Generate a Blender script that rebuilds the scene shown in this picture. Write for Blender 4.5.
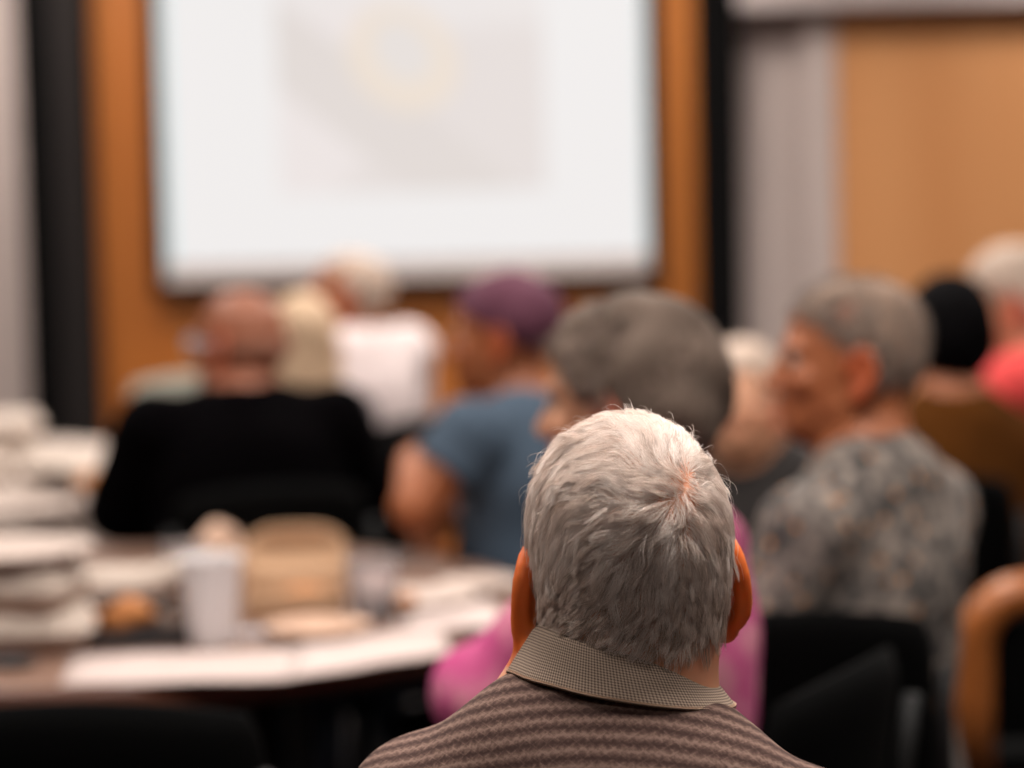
import bpy, bmesh, math, random
import numpy as np
from mathutils import Matrix, Vector, kdtree
random.seed(7)
rng = np.random.default_rng(11)
scn = bpy.context.scene
for o in list(bpy.data.objects):
    bpy.data.objects.remove(o)
COL = scn.collection
PI = math.pi

# ------------------------------------------------------------------ camera
CAM_Z = 1.43
LENS = 85.0
F = LENS / 36.0 * 1024
PITCH = math.radians(4.33)
ROLL = math.radians(-1.35)
cam_d = bpy.data.cameras.new('camera')
cam_d.lens = LENS
cam_d.sensor_width = 36.0
cam_d.clip_start = 0.05
cam_d.dof.use_dof = True
cam_d.dof.focus_distance = 1.735
cam_d.dof.aperture_fstop = 2.6
cam = bpy.data.objects.new('camera', cam_d)
COL.objects.link(cam)
CR = Matrix.Rotation(PI / 2 - PITCH, 3, 'X') @ Matrix.Rotation(ROLL, 3, 'Z')
cam.matrix_world = Matrix.Translation((0, 0, CAM_Z)) @ CR.to_4x4()
scn.camera = cam

# ------------------------------------------------------------------ world, exposure
w = bpy.data.worlds.new('room_air')
scn.world = w
w.use_nodes = True
w.node_tree.nodes['Background'].inputs[0].default_value = (0.9, 0.95, 1.0, 1)
w.node_tree.nodes['Background'].inputs[1].default_value = 0.05
vs = scn.view_settings
vs.view_transform = 'Standard'
vs.look = 'None'
vs.gamma = 1.0
vs.use_curve_mapping = False
vs.exposure = 0.0
scn.cycles.use_denoising = True
scn.cycles.max_bounces = 6
scn.cycles.diffuse_bounces = 3
scn.cycles.glossy_bounces = 2
scn.cycles.transmission_bounces = 4
scn.cycles.transparent_max_bounces = 8
scn.cycles.caustics_reflective = False
scn.cycles.caustics_refractive = False

LIGHT_W = 32.0      # watts of each ceiling panel
LIGHTS = [(-1.7, 2.0), (0.3, 2.0), (2.5, 2.0), (-1.7, 4.2), (0.3, 4.2), (2.5, 4.2), (-1.7, 6.2), (0.3, 6.2), (2.5, 6.2), (-1.7, 8.1), (0.3, 8.1), (2.5, 8.1), (-0.3, -0.5)]  # last panel is added behind the camera as fill for the hair
LIGHT_GAIN = {1: 1.5, 12: 0.32}

# ------------------------------------------------------------------ pixel -> point of the place
def ray(px, py):
    return CR @ Vector(((px - 512) / F, -(py - 384) / F, -1))
def at(px, py, Y):
    r = ray(px, py); k = Y / r.y
    return Vector((r.x * k, Y, CAM_Z + r.z * k))
def onz(px, py, z):
    r = ray(px, py); k = (z - CAM_Z) / r.z
    return Vector((r.x * k, r.y * k, z))

# ------------------------------------------------------------------ materials
def srgb(r, g, b):
    def f(c):
        c /= 255.0
        return c / 12.92 if c <= 0.04045 else ((c + 0.055) / 1.055) ** 2.4
    return (f(r), f(g), f(b), 1)
def new_mat(name):
    m = bpy.data.materials.new(name); m.use_nodes = True
    nt = m.node_tree
    return m, nt, nt.nodes['Principled BSDF']
def N(nt, t, **kw):
    n = nt.nodes.new(t)
    for k, v in kw.items(): setattr(n, k, v)
    return n
def mat(name, col, rough=0.6, noise=0.0, scale=20.0, metal=0.0, bump=0.0, spec=0.5, stretch=(1, 1, 1), sss=0.0, sheen=0.0):
    m, nt, b = new_mat(name)
    b.inputs['Base Color'].default_value = col
    b.inputs['Roughness'].default_value = rough
    b.inputs['Metallic'].default_value = metal
    b.inputs['Specular IOR Level'].default_value = spec
    if sheen: b.inputs['Sheen Weight'].default_value = sheen
    if sss:
        b.inputs['Subsurface Weight'].default_value = sss
        b.inputs['Subsurface Radius'].default_value = (0.012, 0.004, 0.002)
        b.inputs['Subsurface Scale'].default_value = 1.0
    tc = N(nt, 'ShaderNodeTexCoord'); mp = N(nt, 'ShaderNodeMapping'); nz = N(nt, 'ShaderNodeTexNoise')
    mp.inputs['Scale'].default_value = stretch
    nz.inputs['Scale'].default_value = scale; nz.inputs['Detail'].default_value = 4
    nt.links.new(tc.outputs['Object'], mp.inputs[0]); nt.links.new(mp.outputs[0], nz.inputs['Vector'])
    mx = N(nt, 'ShaderNodeMix', data_type='RGBA')
    n = max(noise, 0.03)
    mx.inputs['A'].default_value = tuple(c * (1 - n) for c in col[:3]) + (1,)
    mx.inputs['B'].default_value = tuple(min(1, c * (1 + n)) for c in col[:3]) + (1,)
    nt.links.new(nz.outputs['Fac'], mx.inputs['Factor']); nt.links.new(mx.outputs['Result'], b.inputs['Base Color'])
    if bump:
        bp = N(nt, 'ShaderNodeBump'); bp.inputs['Strength'].default_value = bump; bp.inputs['Distance'].default_value = 0.002
        nt.links.new(nz.outputs['Fac'], bp.inputs['Height']); nt.links.new(bp.outputs[0], b.inputs['Normal'])
    return m
def ramp(nt, stops, interp='LINEAR'):
    r = N(nt, 'ShaderNodeValToRGB'); r.color_ramp.interpolation = interp
    e = r.color_ramp.elements
    e[0].position, e[0].color = stops[0]
    e[1].position, e[1].color = stops[-1]
    for p, c in stops[1:-1]:
        x = e.new(p); x.color = c
    return r
def math_n(nt, op, a, b=None, c=None):
    n = N(nt, 'ShaderNodeMath', operation=op)
    for i, v in enumerate((a, b, c)):
        if v is None: continue
        if isinstance(v, (int, float)): n.inputs[i].default_value = v
        else: nt.links.new(v, n.inputs[i])
    return n.outputs[0]
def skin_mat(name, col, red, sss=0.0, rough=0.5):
    """skin: the vertex attribute 'red' marks ears, lips and cheeks, which blood makes redder"""
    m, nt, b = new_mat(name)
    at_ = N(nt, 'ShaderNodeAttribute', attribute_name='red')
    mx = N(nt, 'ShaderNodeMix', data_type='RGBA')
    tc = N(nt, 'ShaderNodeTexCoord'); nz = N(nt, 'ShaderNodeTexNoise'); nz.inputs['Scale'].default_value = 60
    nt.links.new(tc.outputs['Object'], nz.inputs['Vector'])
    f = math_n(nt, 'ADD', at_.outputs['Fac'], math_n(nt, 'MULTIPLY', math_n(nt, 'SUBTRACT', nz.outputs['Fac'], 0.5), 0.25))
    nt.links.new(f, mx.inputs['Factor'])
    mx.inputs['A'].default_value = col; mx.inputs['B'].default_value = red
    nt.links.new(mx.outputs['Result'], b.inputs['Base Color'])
    b.inputs['Roughness'].default_value = rough
    b.inputs['Specular IOR Level'].default_value = 0.35
    if sss:
        b.inputs['Subsurface Weight'].default_value = sss
        b.inputs['Subsurface Radius'].default_value = (0.014, 0.0035, 0.0012)
        b.inputs['Subsurface Scale'].default_value = 1.0
    return m
def hair_mat(name, stops, rough=0.55):
    m, nt, b = new_mat(name)
    hi = N(nt, 'ShaderNodeAttribute', attribute_name='tone')
    r = ramp(nt, stops)
    nt.links.new(hi.outputs['Fac'], r.inputs[0]); nt.links.new(r.outputs[0], b.inputs['Base Color'])
    b.inputs['Roughness'].default_value = rough
    b.inputs['Specular IOR Level'].default_value = 0.25
    return m

# ------------------------------------------------------------------ object helpers
def tag(o, label=None, cat=None, group=None, kind=None):
    if label: o['label'] = label
    if cat: o['category'] = cat
    if group: o['group'] = group
    if kind: o['kind'] = kind
    return o
def empty(name, loc=(0, 0, 0), rz=0.0):
    o = bpy.data.objects.new(name, None); COL.objects.link(o)
    o.location = loc; o.rotation_euler = (0, 0, rz); o.empty_display_size = 0.05
    return o
def link(name, me, m, parent=None):
    o = bpy.data.objects.new(name, me); COL.objects.link(o)
    if m: me.materials.append(m)
    if parent: o.parent = parent
    return o
def from_bm(name, bm, m, parent=None, smooth=True):
    me = bpy.data.meshes.new(name)
    bmesh.ops.recalc_face_normals(bm, faces=bm.faces)
    bm.to_mesh(me); bm.free()
    if smooth: me.polygons.foreach_set('use_smooth', [True] * len(me.polygons))
    return link(name, me, m, parent)
def add_box(bm, lo, hi, bev=0.0, seg=2, mtx=None):
    r = bmesh.ops.create_cube(bm, size=1)
    vs_ = r['verts']
    for v in vs_:
        v.co = Vector([lo[i] + (v.co[i] + .5) * (hi[i] - lo[i]) for i in range(3)])
    if bev:
        es = {e for v in vs_ for e in v.link_edges}
        rr = bmesh.ops.bevel(bm, geom=list(es), offset=bev, segments=seg, affect='EDGES', profile=.5)
        vs_ = list({v for f in rr['faces'] for v in f.verts} | {v for v in vs_ if v.is_valid})
    if mtx is not None:
        bmesh.ops.transform(bm, matrix=mtx, verts=[v for v in vs_ if v.is_valid])
def add_tube(bm, pts, r, n=10, closed=False):
    pts = [Vector(p) for p in pts]; rings = []
    prev = None
    for i, p in enumerate(pts):
        a = pts[max(i - 1, 0)]; b = pts[min(i + 1, len(pts) - 1)]
        t = (b - a).normalized()
        u = t.orthogonal().normalized() if prev is None else (prev - t * prev.dot(t)).normalized()
        prev = u; v = t.cross(u)
        rr = r[i] if isinstance(r, (list, tuple)) else r
        rings.append([bm.verts.new(p + (u * math.cos(2 * PI * k / n) + v * math.sin(2 * PI * k / n)) * rr) for k in range(n)])
    for a, b in zip(rings, rings[1:]):
        for k in range(n): bm.faces.new((a[k], a[(k + 1) % n], b[(k + 1) % n], b[k]))
    bm.faces.new(rings[0][::-1]); bm.faces.new(rings[-1])
def add_lathe(bm, prof, n=40, cx=0, cy=0, wob=None):
    """prof: list of (radius, z); radius 0 ends close"""
    rings = []
    for j, (r, z) in enumerate(prof):
        if r <= 1e-6: rings.append([bm.verts.new((cx, cy, z))]); continue
        row = []
        for k in range(n):
            a = 2 * PI * k / n
            rr = r * (1 + (wob(a, j) if wob else 0))
            row.append(bm.verts.new((cx + rr * math.cos(a), cy + rr * math.sin(a), z)))
        rings.append(row)
    for a, b in zip(rings, rings[1:]):
        for k in range(n):
            q = (k + 1) % n
            if len(a) == 1 and len(b) == 1: continue
            if len(a) == 1: bm.faces.new((a[0], b[q], b[k]))
            elif len(b) == 1: bm.faces.new((a[k], a[q], b[0]))
            else: bm.faces.new((a[k], a[q], b[q], b[k]))
def box(name, lo, hi, m, parent=None, bev=0.0, smooth=False):
    bm = bmesh.new(); add_box(bm, lo, hi, bev); return from_bm(name, bm, m, parent, smooth)
def copy_tree(o, parent=None):
    c = o.copy(); COL.objects.link(c)
    if parent: c.parent = parent
    for ch in list(o.children): copy_tree(ch, c)
    return c

# ------------------------------------------------------------------ room
WALL_Y = 9.0
M_wall = mat('painted_wall', srgb(182, 166, 160), 0.8, 0.04, 3)
M_ceil = mat('ceiling_tile', srgb(225, 220, 215), 0.9, 0.03, 8)
M_floor = mat('dark_carpet', srgb(30, 26, 26), 0.95, 0.3, 180, bump=0.4)
def wood_mat(name, dark, light, sx=9.0, rough=0.45):
    m, nt, b = new_mat(name)
    tc = N(nt, 'ShaderNodeTexCoord'); mp = N(nt, 'ShaderNodeMapping')
    mp.inputs['Scale'].default_value = (sx, sx, 0.35)
    n1 = N(nt, 'ShaderNodeTexNoise'); n1.inputs['Scale'].default_value = 1.0; n1.inputs['Detail'].default_value = 6
    nt.links.new(tc.outputs['Object'], mp.inputs[0]); nt.links.new(mp.outputs[0], n1.inputs['Vector'])
    r = ramp(nt, [(0.3, dark), (0.7, light)])
    nt.links.new(n1.outputs['Fac'], r.inputs[0]); nt.links.new(r.outputs[0], b.inputs['Base Color'])
    b.inputs['Roughness'].default_value = rough
    return m
M_wood = wood_mat('orange_wood_veneer', srgb(156, 84, 24), srgb(184, 110, 44), 5)
M_door = wood_mat('pale_wood_door', srgb(188, 126, 74), srgb(200, 140, 88), 3, 0.6)
M_black = mat('black_fabric_and_gap_shade', srgb(8, 7, 7), 0.95, 0.2, 30, spec=.1)
M_char = mat('charcoal_panel', srgb(34, 30, 29), 0.9, 0.1, 20, spec=.15)
M_white = mat('white_paint', srgb(196, 182, 178), 0.7, 0.03, 6)
XL, XR, YB, ZC = -4.2, 5.0, -2.6, 2.95
def struct(o): o['kind'] = 'structure'; return o
struct(box('floor', (XL, YB, -0.05), (XR, WALL_Y + .1, 0), M_floor))
struct(box('ceiling', (XL, YB, ZC), (XR, WALL_Y + .1, ZC + .08), M_ceil))
struct(box('wall_front', (XL, WALL_Y, 0), (XR, WALL_Y + .1, ZC), M_wall))
struct(box('wall_left', (XL - .1, YB, 0), (XL, WALL_Y + .1, ZC), M_wall))
struct(box('wall_right', (XR, YB, 0), (XR + .1, WALL_Y + .1, ZC), M_wall))
struct(box('wall_back', (XL, YB - .1, 0), (XR, YB, ZC), M_wall))
def wx(px, Y=WALL_Y): return at(px, 215, Y).x
# wood panelling behind the screen: three boards with shadow joints
bm = bmesh.new()
x0, x1 = wx(98), wx(697)
n = 6
for i in range(n):
    a = x0 + (x1 - x0) * i / n; b_ = x0 + (x1 - x0) * (i + 1) / n
    add_box(bm, (a + .002, WALL_Y - .03, 0.0), (b_ - .002, WALL_Y, ZC), 0.003, 1)
struct(from_bm('trim_1', bm, M_wood, smooth=False))
bm = bmesh.new(); add_box(bm, (wx(30), WALL_Y - .12, 0), (wx(62), WALL_Y, ZC), .01, 2)  # black strip: the shade of a gap, put in as a dark board
struct(from_bm('gap_shade_strip', bm, M_black, smooth=False))
bm = bmesh.new(); add_box(bm, (wx(62), WALL_Y - .16, 0), (wx(99), WALL_Y, ZC), .012, 2)
struct(from_bm('trim_3', bm, M_char, smooth=False))
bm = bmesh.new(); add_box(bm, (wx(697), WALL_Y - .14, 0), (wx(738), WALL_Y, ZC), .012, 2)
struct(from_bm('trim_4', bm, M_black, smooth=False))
# lighter door casing and the wide pale door leaf at the right, white soffit above
struct(box('trim_5', (wx(803), WALL_Y - .05, 0), (wx(836), WALL_Y, 2.17), mat('casing_paint', srgb(180, 164, 158), .7, .03, 6), bev=.006))
d1 = struct(box('door_1', (wx(836), WALL_Y - .035, 0), (wx(836) + 1.0, WALL_Y, 2.15), M_door, bev=.004))
bm = bmesh.new(); add_tube(bm, [(wx(836) + .93, WALL_Y - .035, 1.0), (wx(836) + .93, WALL_Y - .09, 1.0), (wx(836) + .82, WALL_Y - .09, 1.0)], .01)
from_bm('door_handle', bm, mat('brushed_metal', (.5, .5, .5, 1), .35, metal=1), d1)
z_s = at(900, 5, WALL_Y - .15).z
struct(box('trim_6', (wx(738), WALL_Y - .15, z_s), (XR, WALL_Y, z_s + .35), M_white, bev=.01))
struct(box('baseboard_front', (wx(738), WALL_Y - .02, 0), (wx(803), WALL_Y, .1), M_char))

# ------------------------------------------------------------------ ceiling lights
M_frame = mat('white_metal', srgb(235, 235, 235), .4)
m_dif, nt, b = new_mat('lamp_diffuser')
b.inputs['Emission Color'].default_value = (1, .95, .9, 1); b.inputs['Emission Strength'].default_value = 3.0
for i, (x, y) in enumerate(LIGHTS):
    where = ('left', 'middle', 'right')[i % 3] + ' one of the ' + ('row over the white-haired man', 'row over the cluttered round table', 'row over the far round table', 'row along the screen wall', 'lights, a fill panel added alone at the back of the room')[i // 3]
    t = tag(empty('ceiling_light', (x, y, ZC)), 'square ceiling light panel, ' + where, 'ceiling light', 'ceiling light panels')
    bm = bmesh.new()
    for a, b_ in (((-.32, -.32), (.32, -.29)), ((-.32, .29), (.32, .32)), ((-.32, -.29), (-.29, .29)), ((.29, -.29), (.32, .29))):
        add_box(bm, (a[0], a[1], -.025), (b_[0], b_[1], 0), .003, 1)
    from_bm('frame', bm, M_frame, t, False)
    box('diffuser', (-.29, -.29, -.008), (.29, .29, -.001), m_dif, t)
    ld = bpy.data.lights.new('panel_lamp', 'AREA'); ld.shape = 'SQUARE'; ld.size = .56
    ld.energy = LIGHT_W * LIGHT_GAIN.get(i, 1.0); ld.color = (1, .93, .87); ld.spread = math.radians(150)
    lo = bpy.data.objects.new('panel_lamp', ld); COL.objects.link(lo); lo.parent = t; lo.location = (0, 0, -.03)

# ------------------------------------------------------------------ projection screen
SY = WALL_Y - .10
t = tag(empty('projection_screen', (0, SY, 0)), 'large white projection screen in a black border showing a pale slide', 'screen')
sl, sr = at(163, 215, SY).x, at(649, 215, SY).x
sb = at(420, 277, SY).z; st = sb + (sr - sl) * .78
bm = bmesh.new()
bw = .045
for lo, hi in (((sl - bw, 0, sb - bw), (sr + bw, .03, sb)), ((sl - bw, 0, st), (sr + bw, .03, st + bw)), ((sl - bw, 0, sb), (sl, .03, st)), ((sr, 0, sb), (sr + bw, .03, st))):
    add_box(bm, lo, hi, .004, 1)
from_bm('border', bm, M_black, t, False)
m_cloth, nt, b = new_mat('screen_cloth')
b.inputs['Base Color'].default_value = srgb(205, 190, 184); b.inputs['Roughness'].default_value = .9
box('cloth', (sl, .01, sb), (sr, .025, st), m_cloth, t)
# the lit slide
m_sl, nt, b = new_mat('lit_slide')
b.inputs['Base Color'].default_value = (.02, .02, .02, 1)
tc = N(nt, 'ShaderNodeTexCoord'); sp = N(nt, 'ShaderNodeSeparateXYZ')
nt.links.new(tc.outputs['UV'], sp.inputs[0])
u, v = sp.outputs['X'], sp.outputs['Y']
def blob(cx, cy, sx, sy, ang=0.0):
    mp = N(nt, 'ShaderNodeMapping', vector_type='TEXTURE')
    mp.inputs['Location'].default_value = (cx, cy, 0); mp.inputs['Rotation'].default_value = (0, 0, ang); mp.inputs['Scale'].default_value = (sx, sy, 1)
    nt.links.new(tc.outputs['UV'], mp.inputs[0])
    ln = N(nt, 'ShaderNodeVectorMath', operation='LENGTH'); nt.links.new(mp.outputs[0], ln.inputs[0])
    mr = N(nt, 'ShaderNodeMapRange', interpolation_type='SMOOTHSTEP')
    mr.inputs['From Min'].default_value = 1.15; mr.inputs['From Max'].default_value = .85
    nt.links.new(ln.outputs['Value'], mr.inputs['Value'])
    return mr.outputs[0]
def mixc(fac, a, col):
    mx = N(nt, 'ShaderNodeMix', data_type='RGBA')
    nt.links.new(fac, mx.inputs['Factor'])
    if isinstance(a, tuple): mx.inputs['A'].default_value = a
    else: nt.links.new(a, mx.inputs['A'])
    if isinstance(col, tuple): mx.inputs['B'].default_value = col
    else: nt.links.new(col, mx.inputs['B'])
    return mx.outputs['Result']
pic = mixc(blob(.36, .26, .14, .12), srgb(235, 229, 227), srgb(235, 223, 214))
pic = mixc(blob(.75, .35, .5, .3), pic, srgb(229, 221, 218))
pic = mixc(blob(.12, .25, .22, .6, -.7), pic, srgb(236, 228, 226))
pic = mixc(blob(.42, .42, .09, .7, .75), pic, srgb(225, 217, 213))
pic = mixc(blob(.50, .56, .11, .15, .3), pic, srgb(237, 223, 209))
pic = mixc(blob(.50, .58, .06, .09, .3), pic, srgb(230, 223, 219))
# picture rectangle: uv remapped so that the picture is 0..1
nt.nodes[-1]
inx = math_n(nt, 'MULTIPLY', math_n(nt, 'GREATER_THAN', u, .238), math_n(nt, 'LESS_THAN', u, .792))
iny = math_n(nt, 'MULTIPLY', math_n(nt, 'GREATER_THAN', v, .19), math_n(nt, 'LESS_THAN', v, .86))
page = mixc(math_n(nt, 'MULTIPLY', inx, iny), srgb(239, 236, 235), pic)
edge = math_n(nt, 'MAXIMUM', math_n(nt, 'LESS_THAN', u, .012), math_n(nt, 'GREATER_THAN', u, .994))
page = mixc(edge, page, srgb(205, 232, 234))
nt.links.new(page, b.inputs['Emission Color']); b.inputs['Emission Strength'].default_value = 1.0
b.inputs['Specular IOR Level'].default_value = 0.0
me = bpy.data.meshes.new('slide')
zb = sb + .062
me.from_pydata([(sl + .012, .008, zb), (sr - .006, .008, zb), (sr - .006, .008, st - .01), (sl + .012, .008, st - .01)], [], [(0, 1, 2, 3)])
uvl = me.uv_layers.new(name='uv')
for i, c in enumerate([(0, 0), (1, 0), (1, 1), (0, 1)]): uvl.data[i].uv = c
link('slide', me, m_sl, t)

# ------------------------------------------------------------------ signed distance bodies
V3 = lambda *a: np.array(a, dtype=np.float32)
def rot(rx=0, ry=0, rz=0):
    return np.array((Matrix.Rotation(rz, 3, 'Z') @ Matrix.Rotation(ry, 3, 'Y') @ Matrix.Rotation(rx, 3, 'X')), dtype=np.float32)
class Body:
    def __init__(s): s.p = []; s.R = np.eye(3, dtype=np.float32); s.o = V3(0, 0, 0)
    def frame(s, R=None, o=None):
        s.R = np.eye(3, dtype=np.float32) if R is None else np.asarray(R, dtype=np.float32)
        s.o = V3(0, 0, 0) if o is None else np.asarray(o, dtype=np.float32)
    def W(s, p): return s.R @ np.asarray(p, dtype=np.float32) + s.o
    def ell(s, c, r, k=.02, R=None, op='add', inf=0.0):
        Q = s.R if R is None else s.R @ R
        s.p.append(('e', s.W(c), np.asarray(r, dtype=np.float32) + inf, Q, k, op)); return s
    def cone(s, a, b, r1, r2, k=.02, op='add', flat=False, sq=None):
        s.p.append(('f' if flat else 'c', s.W(a), s.W(b), (r1, r2), k, op)); return s
    def cut(s, n, c):            # keep where n.(p) > c in the current frame
        n = s.R @ np.asarray(n, dtype=np.float32)
        s.p.append(('h', n, float(c + n @ s.o), None, 0, 'cut')); return s
    def one(s, q, P):
        if q[0] == 'e':
            L = (P - q[1]) @ q[3]
            k0 = np.sqrt(((L / q[2]) ** 2).sum(-1)); k1 = np.sqrt(((L / q[2] ** 2) ** 2).sum(-1)) + 1e-9
            return np.where(k0 < 1e-3, -q[2].min(), k0 * (k0 - 1) / k1)
        if q[0] in 'cf':
            ab = q[2] - q[1]; L2 = float(ab @ ab) + 1e-12
            t = ((P - q[1]) @ ab) / L2
            tc_ = np.clip(t, 0, 1)
            d = np.sqrt((((P - q[1]) - tc_[..., None] * ab) ** 2).sum(-1)) - (q[3][0] + (q[3][1] - q[3][0]) * tc_)
            if q[0] == 'f': d = np.maximum(d, (t - 1) * math.sqrt(L2))
            return d
        return -(P @ q[1] - q[2])
    def bound(s, q):
        if q[0] == 'e': r = np.abs(q[3]) @ q[2]; return q[1] - r, q[1] + r
        m = max(q[3]); return np.minimum(q[1], q[2]) - m, np.maximum(q[1], q[2]) + m
    def mix(s, d, e, k, op):
        if op == 'cut': return np.maximum(d, e)
        if op == 'add':
            if k <= 0: return np.minimum(d, e)
            h = np.maximum(k - np.abs(d - e), 0) / k
            return np.minimum(d, e) - h * h * k * .25
        h = np.maximum(k - np.abs(d + e), 0) / max(k, 1e-6)      # subtract
        return np.maximum(d, -e) + h * h * k * .25
    def ev(s, P):
        d = np.full(P.shape[:-1], 1.0, dtype=np.float32)
        for q in s.p: d = s.mix(d, s.one(q, P), q[4], q[5])
        return d
    def mesh(s, name, vox, m, parent, noise=None, red=None):
        bs = [s.bound(q) for q in s.p if q[5] == 'add']
        lo = np.min([b[0] for b in bs], 0) - .03; hi = np.max([b[1] for b in bs], 0) + .03
        n = np.ceil((hi - lo) / vox).astype(int) + 1
        d = np.full(n, .5, dtype=np.float32)
        ax = [lo[i] + vox * np.arange(n[i], dtype=np.float32) for i in range(3)]
        for q in s.p:
            if q[5] == 'cut': a = np.zeros(3, int); b = n
            else:
                l, h = s.bound(q); mg = q[4] + 3 * vox + .012
                a = np.clip(((l - mg - lo) / vox).astype(int), 0, n); b = np.clip(((h + mg - lo) / vox).astype(int) + 2, 0, n)
            sl_ = tuple(slice(a[i], b[i]) for i in range(3))
            if q[5] == 'cut':
                e = -(ax[0][:, None, None] * q[1][0] + ax[1][None, :, None] * q[1][1] + ax[2][None, None, :] * q[1][2] - q[2])
                d = np.maximum(d, e); continue
            P = np.stack(np.meshgrid(ax[0][sl_[0]], ax[1][sl_[1]], ax[2][sl_[2]], indexing='ij'), -1)
            d[sl_] = s.mix(d[sl_], s.one(q, P), q[4], q[5])
        v, f = surface_nets(d, lo, vox)
        if noise is not None:
            e_ = 1e-3
            g = np.stack([s.ev(v + V3(e_, 0, 0)) - s.ev(v), s.ev(v + V3(0, e_, 0)) - s.ev(v), s.ev(v + V3(0, 0, e_)) - s.ev(v)], -1)
            g /= np.linalg.norm(g, axis=-1, keepdims=True) + 1e-9
            v = v + g * noise(v)[:, None]
        me = bpy.data.meshes.new(name)
        me.vertices.add(len(v)); me.vertices.foreach_set('co', v.astype(np.float32).ravel())
        me.loops.add(f.size); me.loops.foreach_set('vertex_index', f.astype(np.int32).ravel())
        me.polygons.add(len(f)); me.polygons.foreach_set('loop_start', np.arange(0, f.size, 4, dtype=np.int32))
        me.polygons.foreach_set('use_smooth', np.ones(len(f), dtype=bool))
        me.update(); 
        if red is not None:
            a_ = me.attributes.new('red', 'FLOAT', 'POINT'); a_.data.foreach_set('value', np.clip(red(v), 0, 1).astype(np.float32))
        return link(name, me, m, parent)
def surface_nets(d, lo, vox):
    ins = d < 0
    c = np.zeros(tuple(x - 1 for x in d.shape), dtype=np.int8)
    for i in (0, 1):
        for j in (0, 1):
            for k in (0, 1):
                c += ins[i:d.shape[0] - 1 + i, j:d.shape[1] - 1 + j, k:d.shape[2] - 1 + k]
    I = np.argwhere((c > 0) & (c < 8))
    idx = np.full(c.shape, -1, dtype=np.int32); idx[tuple(I.T)] = np.arange(len(I))
    acc = np.zeros((len(I), 3), dtype=np.float64); cnt = np.zeros(len(I))
    for axis in range(3):
        o = [q for q in range(3) if q != axis]
        for a in (0, 1):
            for b in (0, 1):
                s0 = np.zeros(3, int); s0[o[0]] = a; s0[o[1]] = b
                s1 = s0.copy(); s1[axis] = 1
                d0 = d[tuple((I + s0).T)]; d1 = d[tuple((I + s1).T)]
                m = (d0 < 0) != (d1 < 0)
                t = np.where(m, d0 / np.where(m, d0 - d1, 1), 0)
                p = s0[None, :] + t[:, None] * (s1 - s0)[None, :]
                acc += p * m[:, None]; cnt += m
    v = (I + acc / np.maximum(cnt, 1)[:, None]) * vox + lo
    F_ = []
    for axis in range(3):
        o = [(axis + 1) % 3, (axis + 2) % 3]
        sa = [slice(None)] * 3; sb_ = [slice(None)] * 3
        sa[axis] = slice(0, -1); sb_[axis] = slice(1, None)
        A = ins[tuple(sa)]; B = ins[tuple(sb_)]
        E = np.argwhere(A != B)
        E = E[(E[:, o[0]] > 0) & (E[:, o[1]] > 0)]
        E = E[(E[:, o[0]] < d.shape[o[0]] - 1) & (E[:, o[1]] < d.shape[o[1]] - 1)]
        u_ = np.zeros(3, int); u_[o[0]] = 1; w_ = np.zeros(3, int); w_[o[1]] = 1
        q = np.stack([idx[tuple((E - u_ - w_).T)], idx[tuple((E - w_).T)], idx[tuple(E.T)], idx[tuple((E - u_).T)]], -1)
        fl = ins[tuple(E.T)]
        q = np.where(fl[:, None], q, q[:, ::-1])
        F_.append(q)
    return v.astype(np.float32), np.concatenate(F_)
def wnoise(freq, amp, seed=0):
    r = np.random.default_rng(seed)
    K = r.normal(size=(10, 3)); K /= np.linalg.norm(K, axis=1, keepdims=True); K *= freq * r.uniform(.6, 1.6, (10, 1)); ph = r.uniform(0, 6.28, 10)
    return lambda v: amp * np.sin(v @ K.T + ph).sum(-1) / 3.2

def head_prims(B, ear=1.0, jaw=1.0, wide=1.0, ear_x=.079):
    B.ell((0, -.014, .036), (.0735 * wide, .096, .080), .02)
    B.ell((0, -.030, -.005), (.064 * wide, .068, .062), .03)
    B.ell((0, .028, -.030), (.061, .064, .078), .03)
    B.ell((0, .058, -.085), (.030 * jaw, .028, .024), .03)
    B.cone((-.045, .015, -.062), (0, .06, -.09), .018, .018, .02); B.cone((.045, .015, -.062), (0, .06, -.09), .018, .018, .02)
    for s in (-1, 1):
        B.ell((s * .030, .078, .020), (.024, .012, .008), .012)          # brow
        B.ell((s * .032, .100, 0), (.019, .015, .010), .010, op='sub')     # socket
        B.ell((s * .040, .068, -.028), (.018, .016, .015), .02)            # cheek
    B.cone((0, .086, .006), (0, .106, -.034), .007, .0115, .010)
    for s in (-1, 1): B.ell((s * .011, .098, -.038), (.008, .010, .007), .006)
    B.ell((0, .0885, -.057), (.023, .008, .005), .005); B.ell((0, .0875, -.067), (.020, .008, .006), .005)
    B.ear0 = len(B.p)
    for s in (-1, 1):                                                      # ears
        R = rot(0, s * -.10, s * .50)
        c = np.array((s * ear_x, -.008, -.014))
        B.ell(c, (.0045, .0185 * ear, .031 * ear), .008, R)
        pts = [c + R @ V3(s * .003, .019 * ear * math.cos(a), .032 * ear * math.sin(a)) for a in np.linspace(.2, PI + .7, 9)]
        pts = [c + R @ V3(s * .003, -.019 * ear * math.cos(a), .032 * ear * math.sin(a)) for a in np.linspace(-.9, PI - .1, 15)]
        for p, q in zip(pts, pts[1:]): B.cone(p, q, .0042, .0042, .007)
        B.ell(c + R @ V3(0, .004, -.031 * ear), (.0055, .0125, .013), .010, R)
    B.ear1 = len(B.p)
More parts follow.
